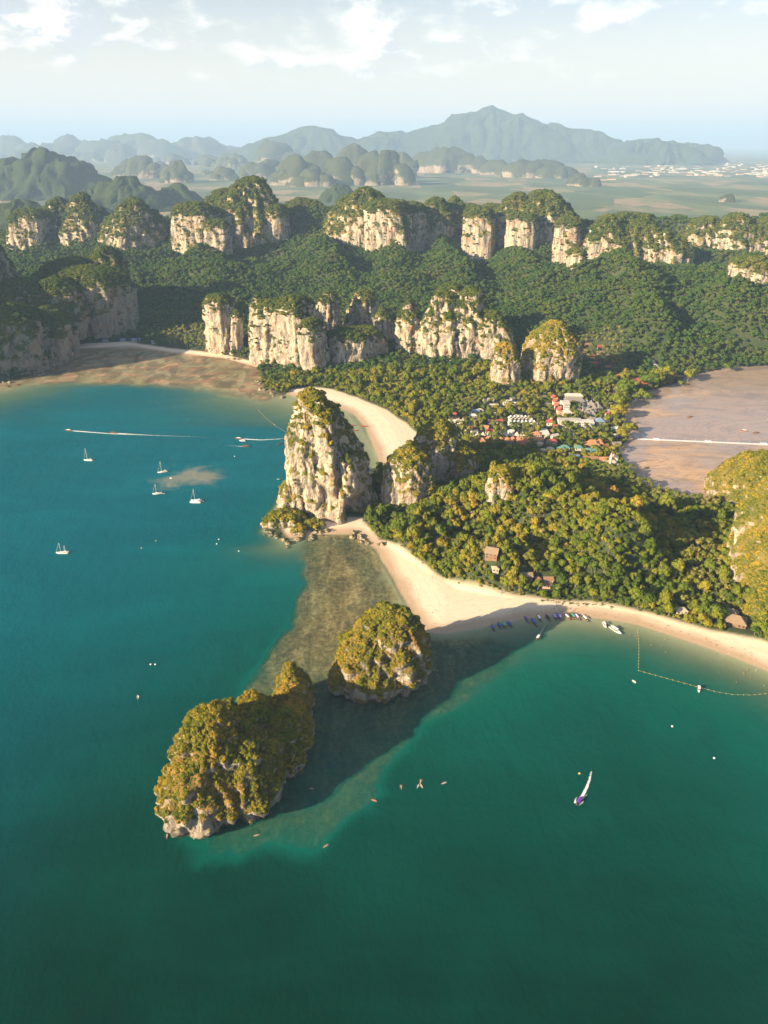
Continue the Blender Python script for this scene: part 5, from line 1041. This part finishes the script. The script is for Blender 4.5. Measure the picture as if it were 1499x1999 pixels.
def longtail(px, py, heading, canopy, label, group, sc=1.0):
    p = at(px, py); root = tag(link('longtail_boat', None, loc=(p[0], p[1], 0), rz=R(heading)), label, 'boat', group); root.scale = (sc,) * 3
    link('hull', hull('hull', 11.5, 2.3, .75, .35, PM['wood'], 1.9, .62, 15, 0, PM['darkwood'], .18), root)
    cn = poly_mesh('canopy', [(-3.2 + 6 * i, y, 2.15 + .35 * math.cos(y * 1.3) + zz) for zz in (0, .07) for i in (0, 1) for y in (-1.25, -.65, 0, .65, 1.25)], [(0, 1, 6, 5), (1, 2, 7, 6), (2, 3, 8, 7), (3, 4, 9, 8), (10, 15, 16, 11), (11, 16, 17, 12), (12, 17, 18, 13), (13, 18, 19, 14), (0, 5, 15, 10), (4, 14, 19, 9)], PM[canopy]); cv = link('canopy', cn, root)
    for x in (-3, -.2, 2.6):
        for y in (-1.0, 1.0): bar('post', [(x, y, .5), (x, y, 2.25)], .045, PM['wood'], cv, 5)
    e = link('engine', box_mesh('engine', .9, .5, .6, PM['grey'], 1.0, .08), root, (-5.0, 0, 0)); bar('tail_shaft', [(-.2, 0, 1.2), (-4.2, .6, .05)], .05, PM['metal'], e, 5)
    link('prow_cloth', box_mesh('prow_cloth', .28, .34, .7, PM[random.choice(['yellow', 'red', 'white'])], 2.0, .06), root, (5.15, 0, 0))
    for x in (-2, -.6, .8, 2.2): link('bench', box_mesh('bench', .35, 1.5, .06, PM['wood'], .62), root, (x, 0, 0))
    return root
for k, (px, py, cn) in enumerate(((962, 1226, 'blue'), (974, 1222, 'blue'), (984, 1221, 'teal'), (995, 1220, 'blue'), (1027, 1210, 'purple'), (1042, 1216, 'blue'), (1052, 1207, 'white'), (1069, 1207, 'navy'), (1083, 1205, 'lilac'), (1089, 1205, 'purple'), (1093, 1205, 'lilac'), (1107, 1205, 'white'), (1114, 1204, 'navy'), (1118, 1204, 'green'), (1122, 1204, 'purple'), (1126, 1205, 'white'), (1142, 1208, 'white'))):
    nm = ['leftmost blue-canopied longtail boat off the sand spit', 'second longtail boat from the left, blue canopy, off the sand spit', 'teal-canopied longtail boat, third from the left off the sand spit', 'fourth longtail boat from the left, blue canopy', 'purple-canopied longtail boat alone near the sand, left of the big blue one', 'bigger blue longtail boat lying farthest from the sand in the shade', 'white-canopied longtail boat just right of the bigger blue one', 'dark-canopied longtail boat alone in the shade mid-beach', 'left longtail boat of the tight group of three', 'middle longtail boat of the tight group of three', 'right longtail boat of the tight group of three', 'first white-topped longtail boat of the group of five', 'dark longtail boat second in the group of five', 'green-canopied longtail boat in the middle of the group of five', 'purple longtail boat fourth in the group of five', 'last white-topped longtail boat of the group of five', 'white-topped longtail boat at the right edge of the shadow'][k]
    longtail(px, py, 103 + random.uniform(-7, 7), cn, nm, 'longtail boats moored at the near beach', 1.12 if k == 5 else .9)
longtail(1050, 1246, 240, 'white', 'white-topped longtail boat leaving the near beach with a thin wake', 'longtail boats under way', .9)
longtail(1130, 1566, 232, 'purple', 'purple-canopied longtail boat speeding in the open water with a foaming wake', 'longtail boats under way', .9)
longtail(134, 841, 172, 'white', 'leftmost speeding longtail boat at the head of the long wake', 'longtail boats under way'); longtail(222, 846, 172, 'wood', 'second speeding longtail boat following along the long wake', 'longtail boats under way')
longtail(466, 857, 170, 'white', 'longtail boat speeding left of the tall tower with its own wake', 'longtail boats under way'); longtail(480, 872, 0, 'wood', 'longtail boat heading right just below the speeding one', 'longtail boats under way')
longtail(547, 867, 40, 'navy', 'dark longtail boat drifting left of the tall tower', 'longtail boats near the tower', .8); longtail(560, 882, 170, 'white', 'longtail boat close to the tower side, left of a pair', 'longtail boats near the tower', .8); longtail(567, 884, 170, 'grey', 'longtail boat close to the tower side, right of a pair', 'longtail boats near the tower', .8)
for px, py, cn, nm in ((685, 831, 'red', 'upper left longtail boat moored off the curved far sand'), (709, 833, 'red', 'red longtail boat nearest the curved far sand'), (690, 841, 'orange', 'lower longtail boat moored off the curved far sand'), (681, 838, 'blue', 'longtail boat half hidden behind the tower off the curved far sand')): longtail(px, py, 175 + random.uniform(-8, 8), cn, nm, 'longtail boats off the curved far sand')
for px, py, nm in ((1282, 774, 'dark small boat aground at the head of the mud flat'), (1452, 842, 'pale boat aground on the wet mud, left of two'), (1475, 846, 'brown boat aground on the wet mud, right of two'), (1346, 815, 'dark boat aground in the middle of the mud flat'), (12, 754, 'fishing boat aground below the left cliffs, left of two'), (32, 752, 'fishing boat aground below the left cliffs, right of two')):
    q = longtail(px, py, random.uniform(140, 200), 'white' if 'pale' in nm else 'wood', nm, 'boats lying aground'); q.location.z = .35
def yacht(px, py, heading, label, Ln=13, mast=17, cat=False, masts=1):
    p = at(px, py); root = tag(link('catamaran' if cat else 'sailing_yacht', None, loc=(p[0], p[1], 0), rz=R(heading)), label, 'sailboat', 'yachts at anchor')
    if cat:
        for y in (-2.6, 2.6): link('hull', hull('hull', Ln, 1.7, 1.5, .4, PM['white'], .4, .8), root, (0, y, 0))
        link('bridge_deck', box_mesh('bridge_deck', Ln * .6, 5.2, .6, PM['white'], 1.0, .1), root, (-1, 0, 0)); link('cabin', box_mesh('cabin', 4.6, 4.4, 1.3, PM['white'], 1.6, .3), root, (-1, 0, 0)); link('window_band', box_mesh('window_band', 4.7, 4.5, .45, M['pane'], 2.15, .1), root, (-1, 0, 0)); link('bimini', box_mesh('bimini', 2.6, 4.2, .12, PM['white'], 3.5), root, (-4, 0, 0))
    else:
        link('hull', hull('hull', Ln, 3.7, 1.15, .5, PM['white'], .35, .78, deckmat=plain('teak_deck', (.55, .47, .36)), dz=.05), root)
        link('cabin', box_mesh('cabin', 4.8, 2.0, .62, PM['white'], 1.1, .2), root, (.4, 0, 0)); link('window_band', box_mesh('window_band', 3.6, 2.06, .2, M['pane'], 1.38), root, (.4, 0, 0)); link('cockpit_cover', box_mesh('cockpit_cover', 2.2, 2.4, .1, PM['navy'] if Ln < 12.5 else PM['white'], 2.7), root, (-3.4, 0, 0))
    for j in range(masts):
        mx = 1.0 - 5.2 * j; mh = mast * (1 - .25 * j); ms = bar('mast', [(mx, 0, 1), (mx, 0, mh)], .14, PM['white'], root, 7); bar('boom', [(mx, 0, 2.6), (mx - 4.2, 0, 2.7)], .17, PM['navy' if j == 0 and not cat else 'white'], ms, 6)
        bar('forestay', [(mx, 0, mh - .4), (Ln * .47 if j == 0 else mx + 3, 0, 1.5)], .06, PM['white'], ms, 4); bar('backstay', [(mx, 0, mh - .4), (-Ln * .48, 0, 1.4)], .03, PM['metal'], ms, 4)
        bar('spreader', [(mx, -1.1, mh * .6), (mx, 1.1, mh * .6)], .05, PM['metal'], ms, 4)
    return root
yacht(172, 899, 172, 'white sailing yacht at the upper left with a red dinghy behind it', 13, 19); yacht(317, 922, 200, 'white sailing yacht left of the pale silt patch, upper of two', 13, 16.5); yacht(307, 964, 195, 'white sailing yacht with dark cover below the silt patch, lower of two', 11.8, 14)
yacht(382, 980, 178, 'white catamaran anchored below the pale silt patch', 13.5, 18, True); yacht(121, 1080, 178, 'two-masted white yacht farthest down the left side', 13.5, 13, False, 2)
def dinghy(px, py, heading, colr, label):
    p = at(px, py); root = tag(link('dinghy', None, loc=(p[0], p[1], 0), rz=R(heading)), label, 'dinghy'); link('hull', hull('hull', 4.0, 1.8, .5, .1, PM[colr], .25, .8, deckmat=PM['grey'], dz=.25), root); link('outboard', box_mesh('outboard', .4, .3, .7, PM['navy'], .2, .08), root, (-2, 0, 0)); link('bench', box_mesh('bench', .3, 1.3, .06, PM['white'], .38), root)
dinghy(181, 899, 175, 'red', 'red dinghy trailing the upper left yacht'); dinghy(319, 964, 190, 'grey', 'grey dinghy tied behind the dark-covered yacht'); dinghy(395, 979, 178, 'grey', 'grey dinghy tied behind the catamaran'); dinghy(333, 934, 150, 'white', 'white dinghy afloat near the silt patch'); dinghy(1237, 1331, 120, 'white', 'small white boat alone left of the buoy line corner'); dinghy(269, 1361, 110, 'white', 'small white boat in the dark water left of the larger islet'); dinghy(543, 936, 20, 'white', 'small white dinghy just left of the tall tower')
def speedboat(px, py, heading, Ln, label):
    p = at(px, py); root = tag(link('speedboat', None, loc=(p[0], p[1], 0), rz=R(heading)), label, 'speedboat', 'white speedboats'); link('hull', hull('hull', Ln, Ln * .29, 1.05, .3, PM['white'], .5, .88, deckmat=PM['grey'], dz=.3), root)
    link('hardtop', box_mesh('hardtop', Ln * .5, Ln * .25, .14, PM['white'], 2.55, .05), root, (-Ln * .08, 0, 0)); link('windscreen', box_mesh('windscreen', .12, Ln * .2, .7, M['pane'], 1.15), root, (Ln * .16, 0, 0)); link('foredeck', box_mesh('foredeck', Ln * .26, Ln * .15, .12, PM['white'], 1.1, .05), root, (Ln * .26, 0, 0))
    for x in (-.3, -.05, .14):
        for y in (-1, 1): bar('post', [(Ln * x, y * Ln * .115, .9), (Ln * x, y * Ln * .115, 2.6)], .05, PM['metal'], root, 5)
    for y in (-.4, .4): link('outboard', box_mesh('outboard', .5, .4, 1.0, PM['navy'], .35, .1), root, (-Ln * .51, y, 0))
speedboat(1201, 1231, -58, 13.5, 'larger white speedboat off the near beach'); speedboat(1180, 1221, -85, 8.5, 'smaller white speedboat close to the sand left of the larger one'); speedboat(1364, 1347, 250, 8, 'white speedboat lying at the yellow buoy line'); speedboat(473, 861, 175, 9, 'white speedboat beside the speeding longtail left of the tower')
# people: one continuous body, several poses
def person_mesh(pose):
    J = {'stand': dict(pel=(0, 0, .95), ch=(0, 0, 1.3), nk=(0, 0, 1.5), hd=(0, .02, 1.66), sh=.19, el=(.26, -.02, 1.12), ha=(.27, .1, .86), hip=.1, kn=(.12, .03, .5), an=(.12, -.02, .08), ft=(.13, .16, .04)),
         'walk': dict(pel=(0, 0, .93), ch=(0, .03, 1.28), nk=(0, .05, 1.48), hd=(0, .08, 1.64), sh=.19, el=(.25, -.1, 1.1), ha=(.25, .12, .9), hip=.1, kn=(.11, .18, .52), an=(.11, .12, .08), ft=(.11, .3, .05)),
         'sit': dict(pel=(0, 0, .18), ch=(0, -.06, .52), nk=(0, -.05, .72), hd=(0, -.02, .88), sh=.19, el=(.3, .12, .45), ha=(.32, .38, .48), hip=.1, kn=(.14, .42, .36), an=(.13, .78, .14), ft=(.13, .88, .2)),
         'lie': dict(pel=(0, 0, .14), ch=(0, -.36, .15), nk=(0, -.56, .16), hd=(0, -.73, .16), sh=.19, el=(.32, -.2, .1), ha=(.36, .05, .08), hip=.1, kn=(.13, .45, .16), an=(.14, .88, .1), ft=(.16, .95, .18))}[pose]
    m_ = lambda p, s_: (p[0] * s_, p[1], p[2])
    V = [J['pel'], J['ch'], J['nk'], J['hd']]; Rd = [.15, .16, .06, .105]; E_ = [(0, 1), (1, 2), (2, 3)]
    for s_ in (1, -1):
        o = len(V); alt = -1 if (pose == 'walk' and s_ < 0) else 1; f_ = lambda p: (p[0] * s_, p[1] * alt, p[2])
        V += [(J['ch'][0] + s_ * J['sh'], J['ch'][1] + (J['nk'][1] - J['ch'][1]) * .6, J['ch'][2] + (J['nk'][2] - J['ch'][2]) * .6), f_(J['el']), f_(J['ha'])]; Rd += [.065, .05, .04]; E_ += [(1, o), (o, o + 1), (o + 1, o + 2)]
        V += [(s_ * J['hip'], J['pel'][1], J['pel'][2] - .08 * (pose in ('stand', 'walk'))), f_(J['kn']), f_(J['an']), f_(J['ft'])]; Rd += [.1, .07, .05, .045]; E_ += [(0, o + 3), (o + 3, o + 4), (o + 4, o + 5), (o + 5, o + 6)]
    me = bpy.data.meshes.new('p'); me.from_pydata(V, E_, []); o = bpy.data.objects.new('p', me); COL.objects.link(o)
    md = o.modifiers.new('s', 'SKIN'); lay = me.skin_vertices[0].data
    for i, r_ in enumerate(Rd): lay[i].radius = (r_, r_)
    lay[0].use_root = True; sub = o.modifiers.new('u', 'SUBSURF'); sub.levels = 1
    dg = bpy.context.evaluated_depsgraph_get(); r_ = bpy.data.meshes.new_from_object(o.evaluated_get(dg)); bpy.data.objects.remove(o); return r_, J
SKIN = [plain('skin_light', (.52, .30, .20), .6), plain('skin_tan', (.34, .17, .10), .6)]; HAIR = plain('hair', (.03, .02, .015), .7)
CLOTH = {k: plain('cloth_' + k, c, .9) for k, c in dict(dark=(.03, .035, .05), red=(.5, .05, .04), blue=(.06, .12, .4), white=(.7, .7, .68), orange=(.7, .2, .04)).items()}
PEOPLE = {}
for pose in ('stand', 'walk', 'sit', 'lie'):
    base, J = person_mesh(pose)
    for c in CLOTH:
        me = base.copy(); me.materials.append(SKIN[len(PEOPLE) % 2]); me.materials.append(CLOTH[c]); me.materials.append(HAIR); hd = Vector(J['hd']); pl = Vector(J['pel']); ch = Vector(J['ch'])
        for f in me.polygons:
            q = f.center; f.use_smooth = True
            f.material_index = 2 if (q - hd).length < .16 and q.z > hd.z - .02 + (.2 if pose == 'lie' else 0) and q.y < hd.y + .05 else 1 if (q - pl).length < .24 or (c in ('white', 'orange') and (q - ch).length < .24) else 0
        PEOPLE[pose, c] = me
def person(x, y, z, pose, c, label, group, rz=None):
    o = link('person', PEOPLE[pose, c], None, (x, y, z), rng.uniform(0, 6.28) if rz is None else rz); o.scale = (1.08,) * 3; return tag(o, label, 'person', group)
CN = list(CLOTH)
def line_pts(pts, n, jx=0.0):
    P = np.array(pts, float); d = np.r_[0, np.cumsum(np.hypot(*np.diff(P, axis=0).T))]; t = np.sort(rng.random(n)) * d[-1]
    return np.column_stack([np.interp(t, d, P[:, 0]), np.interp(t, d, P[:, 1])]) + rng.normal(size=(n, 2)) * jx
def crowd(pts, n, jx, what, pose_p, sink=0.0, wade=False):
    for px, py in line_pts(pts, n, jx):
        p = at(px, py); z = ground_z(p[0], p[1])
        if wade:
            if z > -.1: continue
            z = max(z, -1.45)
        elif z < .05: continue
        pose = 'stand' if wade else rng.choice(['stand', 'walk', 'sit', 'lie'], p=pose_p); c = rng.choice(CN)
        w = {'stand': 'standing', 'walk': 'walking', 'sit': 'sitting', 'lie': 'lying'}[pose]
        lab = ('person wading %s' % what) if wade else 'person in %s %s on the sand %s' % (c, w, what)
        person(p[0], p[1], z, pose, c, lab, 'people in the water ' + what if wade else 'people %s on the sand %s' % (w, what))
crowd([(760, 1105), (800, 1150), (850, 1190), (950, 1200), (1060, 1188)], 20, 8, 'of the near curved beach, left part', [.35, .35, .15, .15]); crowd([(1065, 1186), (1140, 1190)], 14, 3, 'behind the moored longtail boats', [.4, .2, .3, .1])
crowd([(1180, 1198), (1300, 1228), (1380, 1250), (1499, 1295)], 24, 5, 'of the near beach, right part', [.4, .4, .1, .1]); crowd([(1230, 1240), (1320, 1275), (1400, 1300), (1499, 1345)], 26, 14, 'off the near beach inside the buoy line', None, wade=True)
crowd([(700, 800), (760, 830), (800, 860)], 26, 8, 'of the curved far beach', [.4, .3, .2, .1]); crowd([(700, 850), (720, 870)], 8, 10, 'off the curved far beach', None, wade=True)
KM = {c: hull('hull', 4.4, .95, .32, .08, PM[c], .16, .12, 15, deckmat=PM['grey'], dz=.10) for c in ('orange', 'white', 'red', 'yellow')}
def kayak(px, py, heading, c, n, label):
    p = at(px, py); root = tag(link('kayak', None, loc=(p[0], p[1], .05), rz=R(heading)), label, 'kayak'); link('hull', KM[c], root); ca, sa = math.cos(R(heading)), math.sin(R(heading))
    for k in range(n):
        d = .75 - 1.5 * k if n > 1 else -.2; person(p[0] + ca * d, p[1] + sa * d, .2, 'sit', 'orange' if k else 'white', ('front' if k == 0 else 'rear') + ' paddler in the ' + label, 'kayak paddlers', R(heading) - math.pi / 2)
        pr = tag(link('paddle', None, loc=(p[0] + ca * (d + .5), p[1] + sa * (d + .5), .75), rz=R(heading)), ('front ' if k == 0 else 'rear ') + 'paddle held in the ' + label, 'paddle'); bar('shaft', [(0, -1.0, .18), (0, 1.0, -.12)], .03, PM['grey'], pr, 5); link('blade', box_mesh('blade', .04, .42, .16, PM['yellow'], -.2), pr, (0, 1.15, 0)); link('blade', box_mesh('blade', .04, .42, .16, PM['yellow'], .12), pr, (0, -1.15, 0))
for a in ((326, 1633, 100, 'orange', 2, 'orange kayak left below the larger islet'), (501, 1631, 15, 'yellow', 1, 'yellow kayak at the right foot of the larger islet'), (636, 1652, 35, 'orange', 2, 'orange kayak over the reef below the larger islet'), (608, 1540, 0, 'red', 2, 'red kayak in the shadow of the larger islet'), (730, 1563, 160, 'orange', 2, 'orange kayak at the outer reef edge'), (783, 1537, 95, 'orange', 2, 'orange kayak left of the white pair'), (821, 1526, 80, 'orange', 2, 'orange kayak above the white pair'), (816, 1535, 65, 'white', 1, 'left kayak of the white pair'), (822, 1534, 115, 'white', 1, 'right kayak of the white pair'), (867, 1529, 20, 'white', 2, 'white kayak alone right of the others')): kayak(*a)
_ball = bpy.data.meshes.new('float'); bm = bmesh.new(); bmesh.ops.create_icosphere(bm, subdivisions=2, radius=.5); bm.to_mesh(_ball); bm.free(); _ball.materials.append(PM['yellow']); _ball.polygons.foreach_set('use_smooth', [True] * len(_ball.polygons))
_ballw = _ball.copy(); _ballw.materials.clear(); _ballw.materials.append(PM['white'])
def buoy_line(pts, step, label, size=1.0):
    P = np.array([at(*p) for p in pts]); root = tag(link('buoy_line', None, loc=tuple(P[0])), label, 'buoy line'); P = P - P[0]; P[:, 2] = .12
    bar('rope', list(P), .04 * size, PM['yellow'], root, 5); d = np.r_[0, np.cumsum(np.linalg.norm(np.diff(P, axis=0), axis=1))]
    for t in np.arange(0, d[-1], step):
        q = link('float', _ball, root, tuple(np.interp(t, d, P[:, i]) for i in range(3))); q.scale = (.8 * size, .55 * size, .55 * size)
buoy_line([(1245, 1230), (1247, 1270), (1246, 1309), (1300, 1324), (1365, 1342), (1400, 1351), (1430, 1356), (1465, 1357), (1530, 1351)], 4.6, 'yellow buoy line fencing the swimming area off the near beach')
buoy_line([(503, 800), (520, 817), (536, 830), (565, 848)], 5, 'yellow buoy line left of the tall tower top', 1.0)
for k, (px, py, y_) in enumerate(((1131, 1510, 1), (304, 1056, 1), (276, 1070, 1), (427, 1053, 0), (423, 1062, 0), (466, 1076, 0), (294, 1297, 0), (303, 1297, 0), (1312, 1418, 0), (1394, 1480, 0), (458, 891, 0), (536, 829, 1))):
    p = at(px, py); root = tag(link('mooring_buoy', None, loc=(p[0], p[1], 0)), ['yellow buoy near the speeding purple boat', 'yellow buoy in open water, upper of a pair', 'yellow buoy in open water, lower of a pair', 'white buoy left of the tower foot, upper', 'white buoy left of the tower foot, lower', 'white buoy between the tower foot and the yachts', 'white buoy far left, left of a pair', 'white buoy far left, right of a pair', 'white buoy in the open bay at right', 'white buoy lowest at the right side', 'white buoy right of the silt patch', 'orange-yellow end buoy of the upper buoy line'][k], 'buoy', 'mooring buoys'); q = link('float', _ball if y_ else _ballw, root); q.scale = (1.6,) * 3; bar('ring', [(0, 0, .6), (.15, 0, .95), (0, 0, 1.1)], .06, PM['metal'], root, 5)
# wakes
def mat_foam():
    m = bpy.data.materials.new('foam'); m.use_nodes = True; nt = m.node_tree; nt.nodes.clear(); out = nd(nt, 'ShaderNodeOutputMaterial'); p = pos(nt); a = attr(nt, 'foam')
    n = noise(nt, p, .55, 5, .7, .5); f = sstep(nt, mth(nt, 'ADD', a, mth(nt, 'MULTIPLY', mth(nt, 'SUBTRACT', n, .5), 1.2)), .30, .85)
    d = nd(nt, 'ShaderNodeBsdfDiffuse'); d.inputs[0].default_value = (.75, .80, .80, 1); t = nd(nt, 'ShaderNodeBsdfTransparent'); s_ = nd(nt, 'ShaderNodeMixShader', i_0=f, i_1=t.outputs[0], i_2=d.outputs[0]); nt.links.new(s_.outputs[0], out.inputs[0]); return m
M['foam'] = mat_foam()
def wake(pts, w0, w1, f0, f1, label):
    P = np.array([at(*p)[:2] for p in pts]); d = np.r_[0, np.cumsum(np.hypot(*np.diff(P, axis=0).T))]; n = max(12, int(d[-1] / 1.2)); t = np.linspace(0, d[-1], n); Q = np.column_stack([np.interp(t, d, P[:, i]) for i in (0, 1)])
    k = 9; Q[:, 0] = np.convolve(np.pad(Q[:, 0], k // 2, 'edge'), np.ones(k) / k, 'valid'); Q[:, 1] = np.convolve(np.pad(Q[:, 1], k // 2, 'edge'), np.ones(k) / k, 'valid')
    dr = np.gradient(Q, axis=0); dr /= np.linalg.norm(dr, axis=1)[:, None]; nn = np.column_stack([-dr[:, 1], dr[:, 0]]); u = t / d[-1]; V, A = [], []
    for j in np.linspace(-1, 1, 7):
        w = (w0 + (w1 - w0) * u) / 2; V.append(np.column_stack([Q + nn * (w * j)[:, None], np.full(n, .06 + .05 * (1 - abs(j)))])); A.append((f0 + (f1 - f0) * u) * (1 - abs(j) ** 2 * .95))
    tag(link('wake', mesh_np('wake', np.vstack(V), grid_faces(7, n)[:, ::-1], [M['foam']], True, {'foam': np.concatenate(A)})), label, kind='stuff')
wake([(140, 841), (220, 847), (330, 851), (440, 855), (560, 858)], 6, 4, .80, .12, 'long white wake of the two speeding longtail boats'); wake([(226, 846), (262, 848), (330, 851)], 6, 3, .85, .3, 'short wake of the second speeding longtail boat'); wake([(474, 857), (510, 859), (545, 857), (585, 852)], 5, 3, .9, .45, 'wake of the longtail boat left of the tower'); wake([(475, 872), (450, 870), (415, 867)], 4, 2, .6, .2, 'faint wake of the lower longtail boat')
wake([(1133, 1560), (1142, 1545), (1150, 1525), (1155, 1503)], 3.2, 2.6, 1.0, .55, 'foaming curved wake of the speeding purple boat'); wake([(1133, 1561), (1142, 1556), (1150, 1546)], 2.2, 1.5, .9, .3, 'side spray of the speeding purple boat'); wake([(1124, 1570), (1121, 1562), (1128, 1555)], 2.5, 1.4, .9, .5, 'bow spray left of the speeding purple boat'); wake([(1126, 1571), (1135, 1570), (1140, 1562)], 2.5, 1.4, .9, .5, 'bow spray right of the speeding purple boat'); wake([(1052, 1242), (1057, 1232), (1066, 1217)], 2, 1.5, .6, .35, 'thin wake of the longtail leaving the beach')
wake([(267, 1362), (269, 1372), (273, 1384)], 2, 1.5, .45, .2, 'faint wake of the small white boat at left')
wake([(740, 1083), (763, 1121), (788, 1166), (808, 1201), (830, 1236), (872, 1240), (950, 1225), (1020, 1211), (1100, 1204), (1180, 1211), (1240, 1221), (1300, 1240), (1370, 1263), (1440, 1289), (1499, 1314), (1560, 1342)], 2.4, 2.4, .34, .34, 'thin broken line of surf along the near beach')
wake([(575, 776), (600, 784), (650, 793), (690, 810), (712, 836), (720, 860)], 2.6, 2.6, .34, .34, 'thin broken line of surf along the curved far beach')
# floating pier on the mud flat
def pier():
    A, Bp = at(1243, 857, .5), at(1620, 873, .5); root = tag(link('floating_pier', None, loc=tuple(A)), 'long white floating pier with lamp posts crossing the mud flat', 'pier'); d = Bp - A; Ln = np.hypot(*d[:2]); root.rotation_euler = (0, 0, math.atan2(d[1], d[0]))
    sec = box_mesh('deck_section', 7.7, 3.4, .7, plain('pontoon', (.62, .64, .68), .6), 0, .08)
    for k in range(int(Ln / 8)): link('deck_section', sec, root, (4 + 8 * k, random.uniform(-.15, .15), 0))
    pl = box_mesh('platform', 9, 8, .8, plain('platform_blue', (.60, .68, .76), .6), .05, .1)
    for px in (1283, 1386, 1495): link('platform', pl, root, ((px - 1243) / (1620 - 1243) * Ln, 1.5, 0))
    for k in range(24):
        x = 9 + 15.5 * k
        if x < Ln: q = bar('lamp_post', [(x, 2.0, .3), (x, 2.0, 6.0), (x - .9, 2.0, 6.4)], .17, PM['metal'], root, 6)
    FOOT.append((A[0], A[1], 4, 8, 4))
pier()
# boulders at the feet of rocks and the stone edge of the beach
def boulder_mesh(seed):
    bm = bmesh.new(); bmesh.ops.create_icosphere(bm, subdivisions=3, radius=1); V = np.array([v.co for v in bm.verts]); d = 1 + .38 * fbm(V * 1.1 + seed * 7.7, 4); V = V * d[:, None] * (1, .85, .72)
    for v, q in zip(bm.verts, V): v.co = q
    me = bpy.data.meshes.new('boulder'); bm.to_mesh(me); bm.free(); me.materials.append(M['boulder']); return me
BM_ = [boulder_mesh(k) for k in range(5)]
def boulders(pts, n, jx, s0, s1, where):
    for px, py in line_pts(pts, n, jx):
        p = at(px, py); z = max(ground_z(p[0], p[1]), -.6); s_ = rng.uniform(s0, s1); o = link('boulder', BM_[rng.integers(5)], None, (p[0], p[1], z + s_ * .15), rng.uniform(0, 6.28)); o.scale = (s_, s_, s_ * rng.uniform(.7, 1.1)); tag(o, '%s grey limestone boulder %s' % ('small' if s_ < s0 + (s1 - s0) * .33 else 'large' if s_ > s0 + (s1 - s0) * .66 else 'medium-sized', where), 'boulder', 'boulders ' + where)
boulders([(512, 1030), (540, 1050), (560, 1060), (610, 1045), (650, 1036)], 30, 4, 1.2, 4.2, 'at the foot of the tall tower'); boulders([(690, 1040), (712, 1060), (740, 1062)], 16, 4, 1.5, 4.5, 'between the cave and the near beach'); boulders([(508, 740), (512, 760), (540, 770), (558, 770)], 16, 3, 2, 5, 'at the leafy point between the far beaches'); boulders([(1055, 1174), (1110, 1180), (1180, 1183), (1200, 1190)], 60, 1.2, .4, 1.1, 'along the stone edge at the back of the near beach'); boulders([(600, 1395), (606, 1420), (596, 1470)], 10, 3, 1, 2.6, 'on the shaded side of the larger islet'); boulders([(445, 700), (470, 702)], 8, 3, 1.5, 4, 'at the foot of the leftmost pale cliff'); boulders([(0, 745), (60, 735), (95, 722)], 10, 4, 2, 4.5, 'below the shaded left cliffs')
# ------------------------------------------------------------------ haze
def haze():
    m = bpy.data.materials.new('haze_air'); m.use_nodes = True; nt = m.node_tree; nt.nodes.clear()
    out = nd(nt, 'ShaderNodeOutputMaterial'); v = nd(nt, 'ShaderNodeVolumePrincipled')
    v.inputs['Color'].default_value = (0.42, 0.63, 0.96, 1); v.inputs['Density'].default_value = 0.000046; v.inputs['Anisotropy'].default_value = 0.0
    nt.links.new(v.outputs[0], out.inputs['Volume'])
    bm = bmesh.new(); bmesh.ops.create_cube(bm, size=1)
    x0, x1, y0, y1, z0, z1 = -75000, 75000, -70000, 95000, -30, 1480
    for q in bm.verts: q.co = (x0 if q.co.x < 0 else x1, y0 if q.co.y < 0 else y1, z0 if q.co.z < 0 else z1)
    me = bpy.data.meshes.new('haze'); bm.to_mesh(me); bm.free(); me.materials.append(m)
    tag(link('haze', me), kind='stuff')
haze()
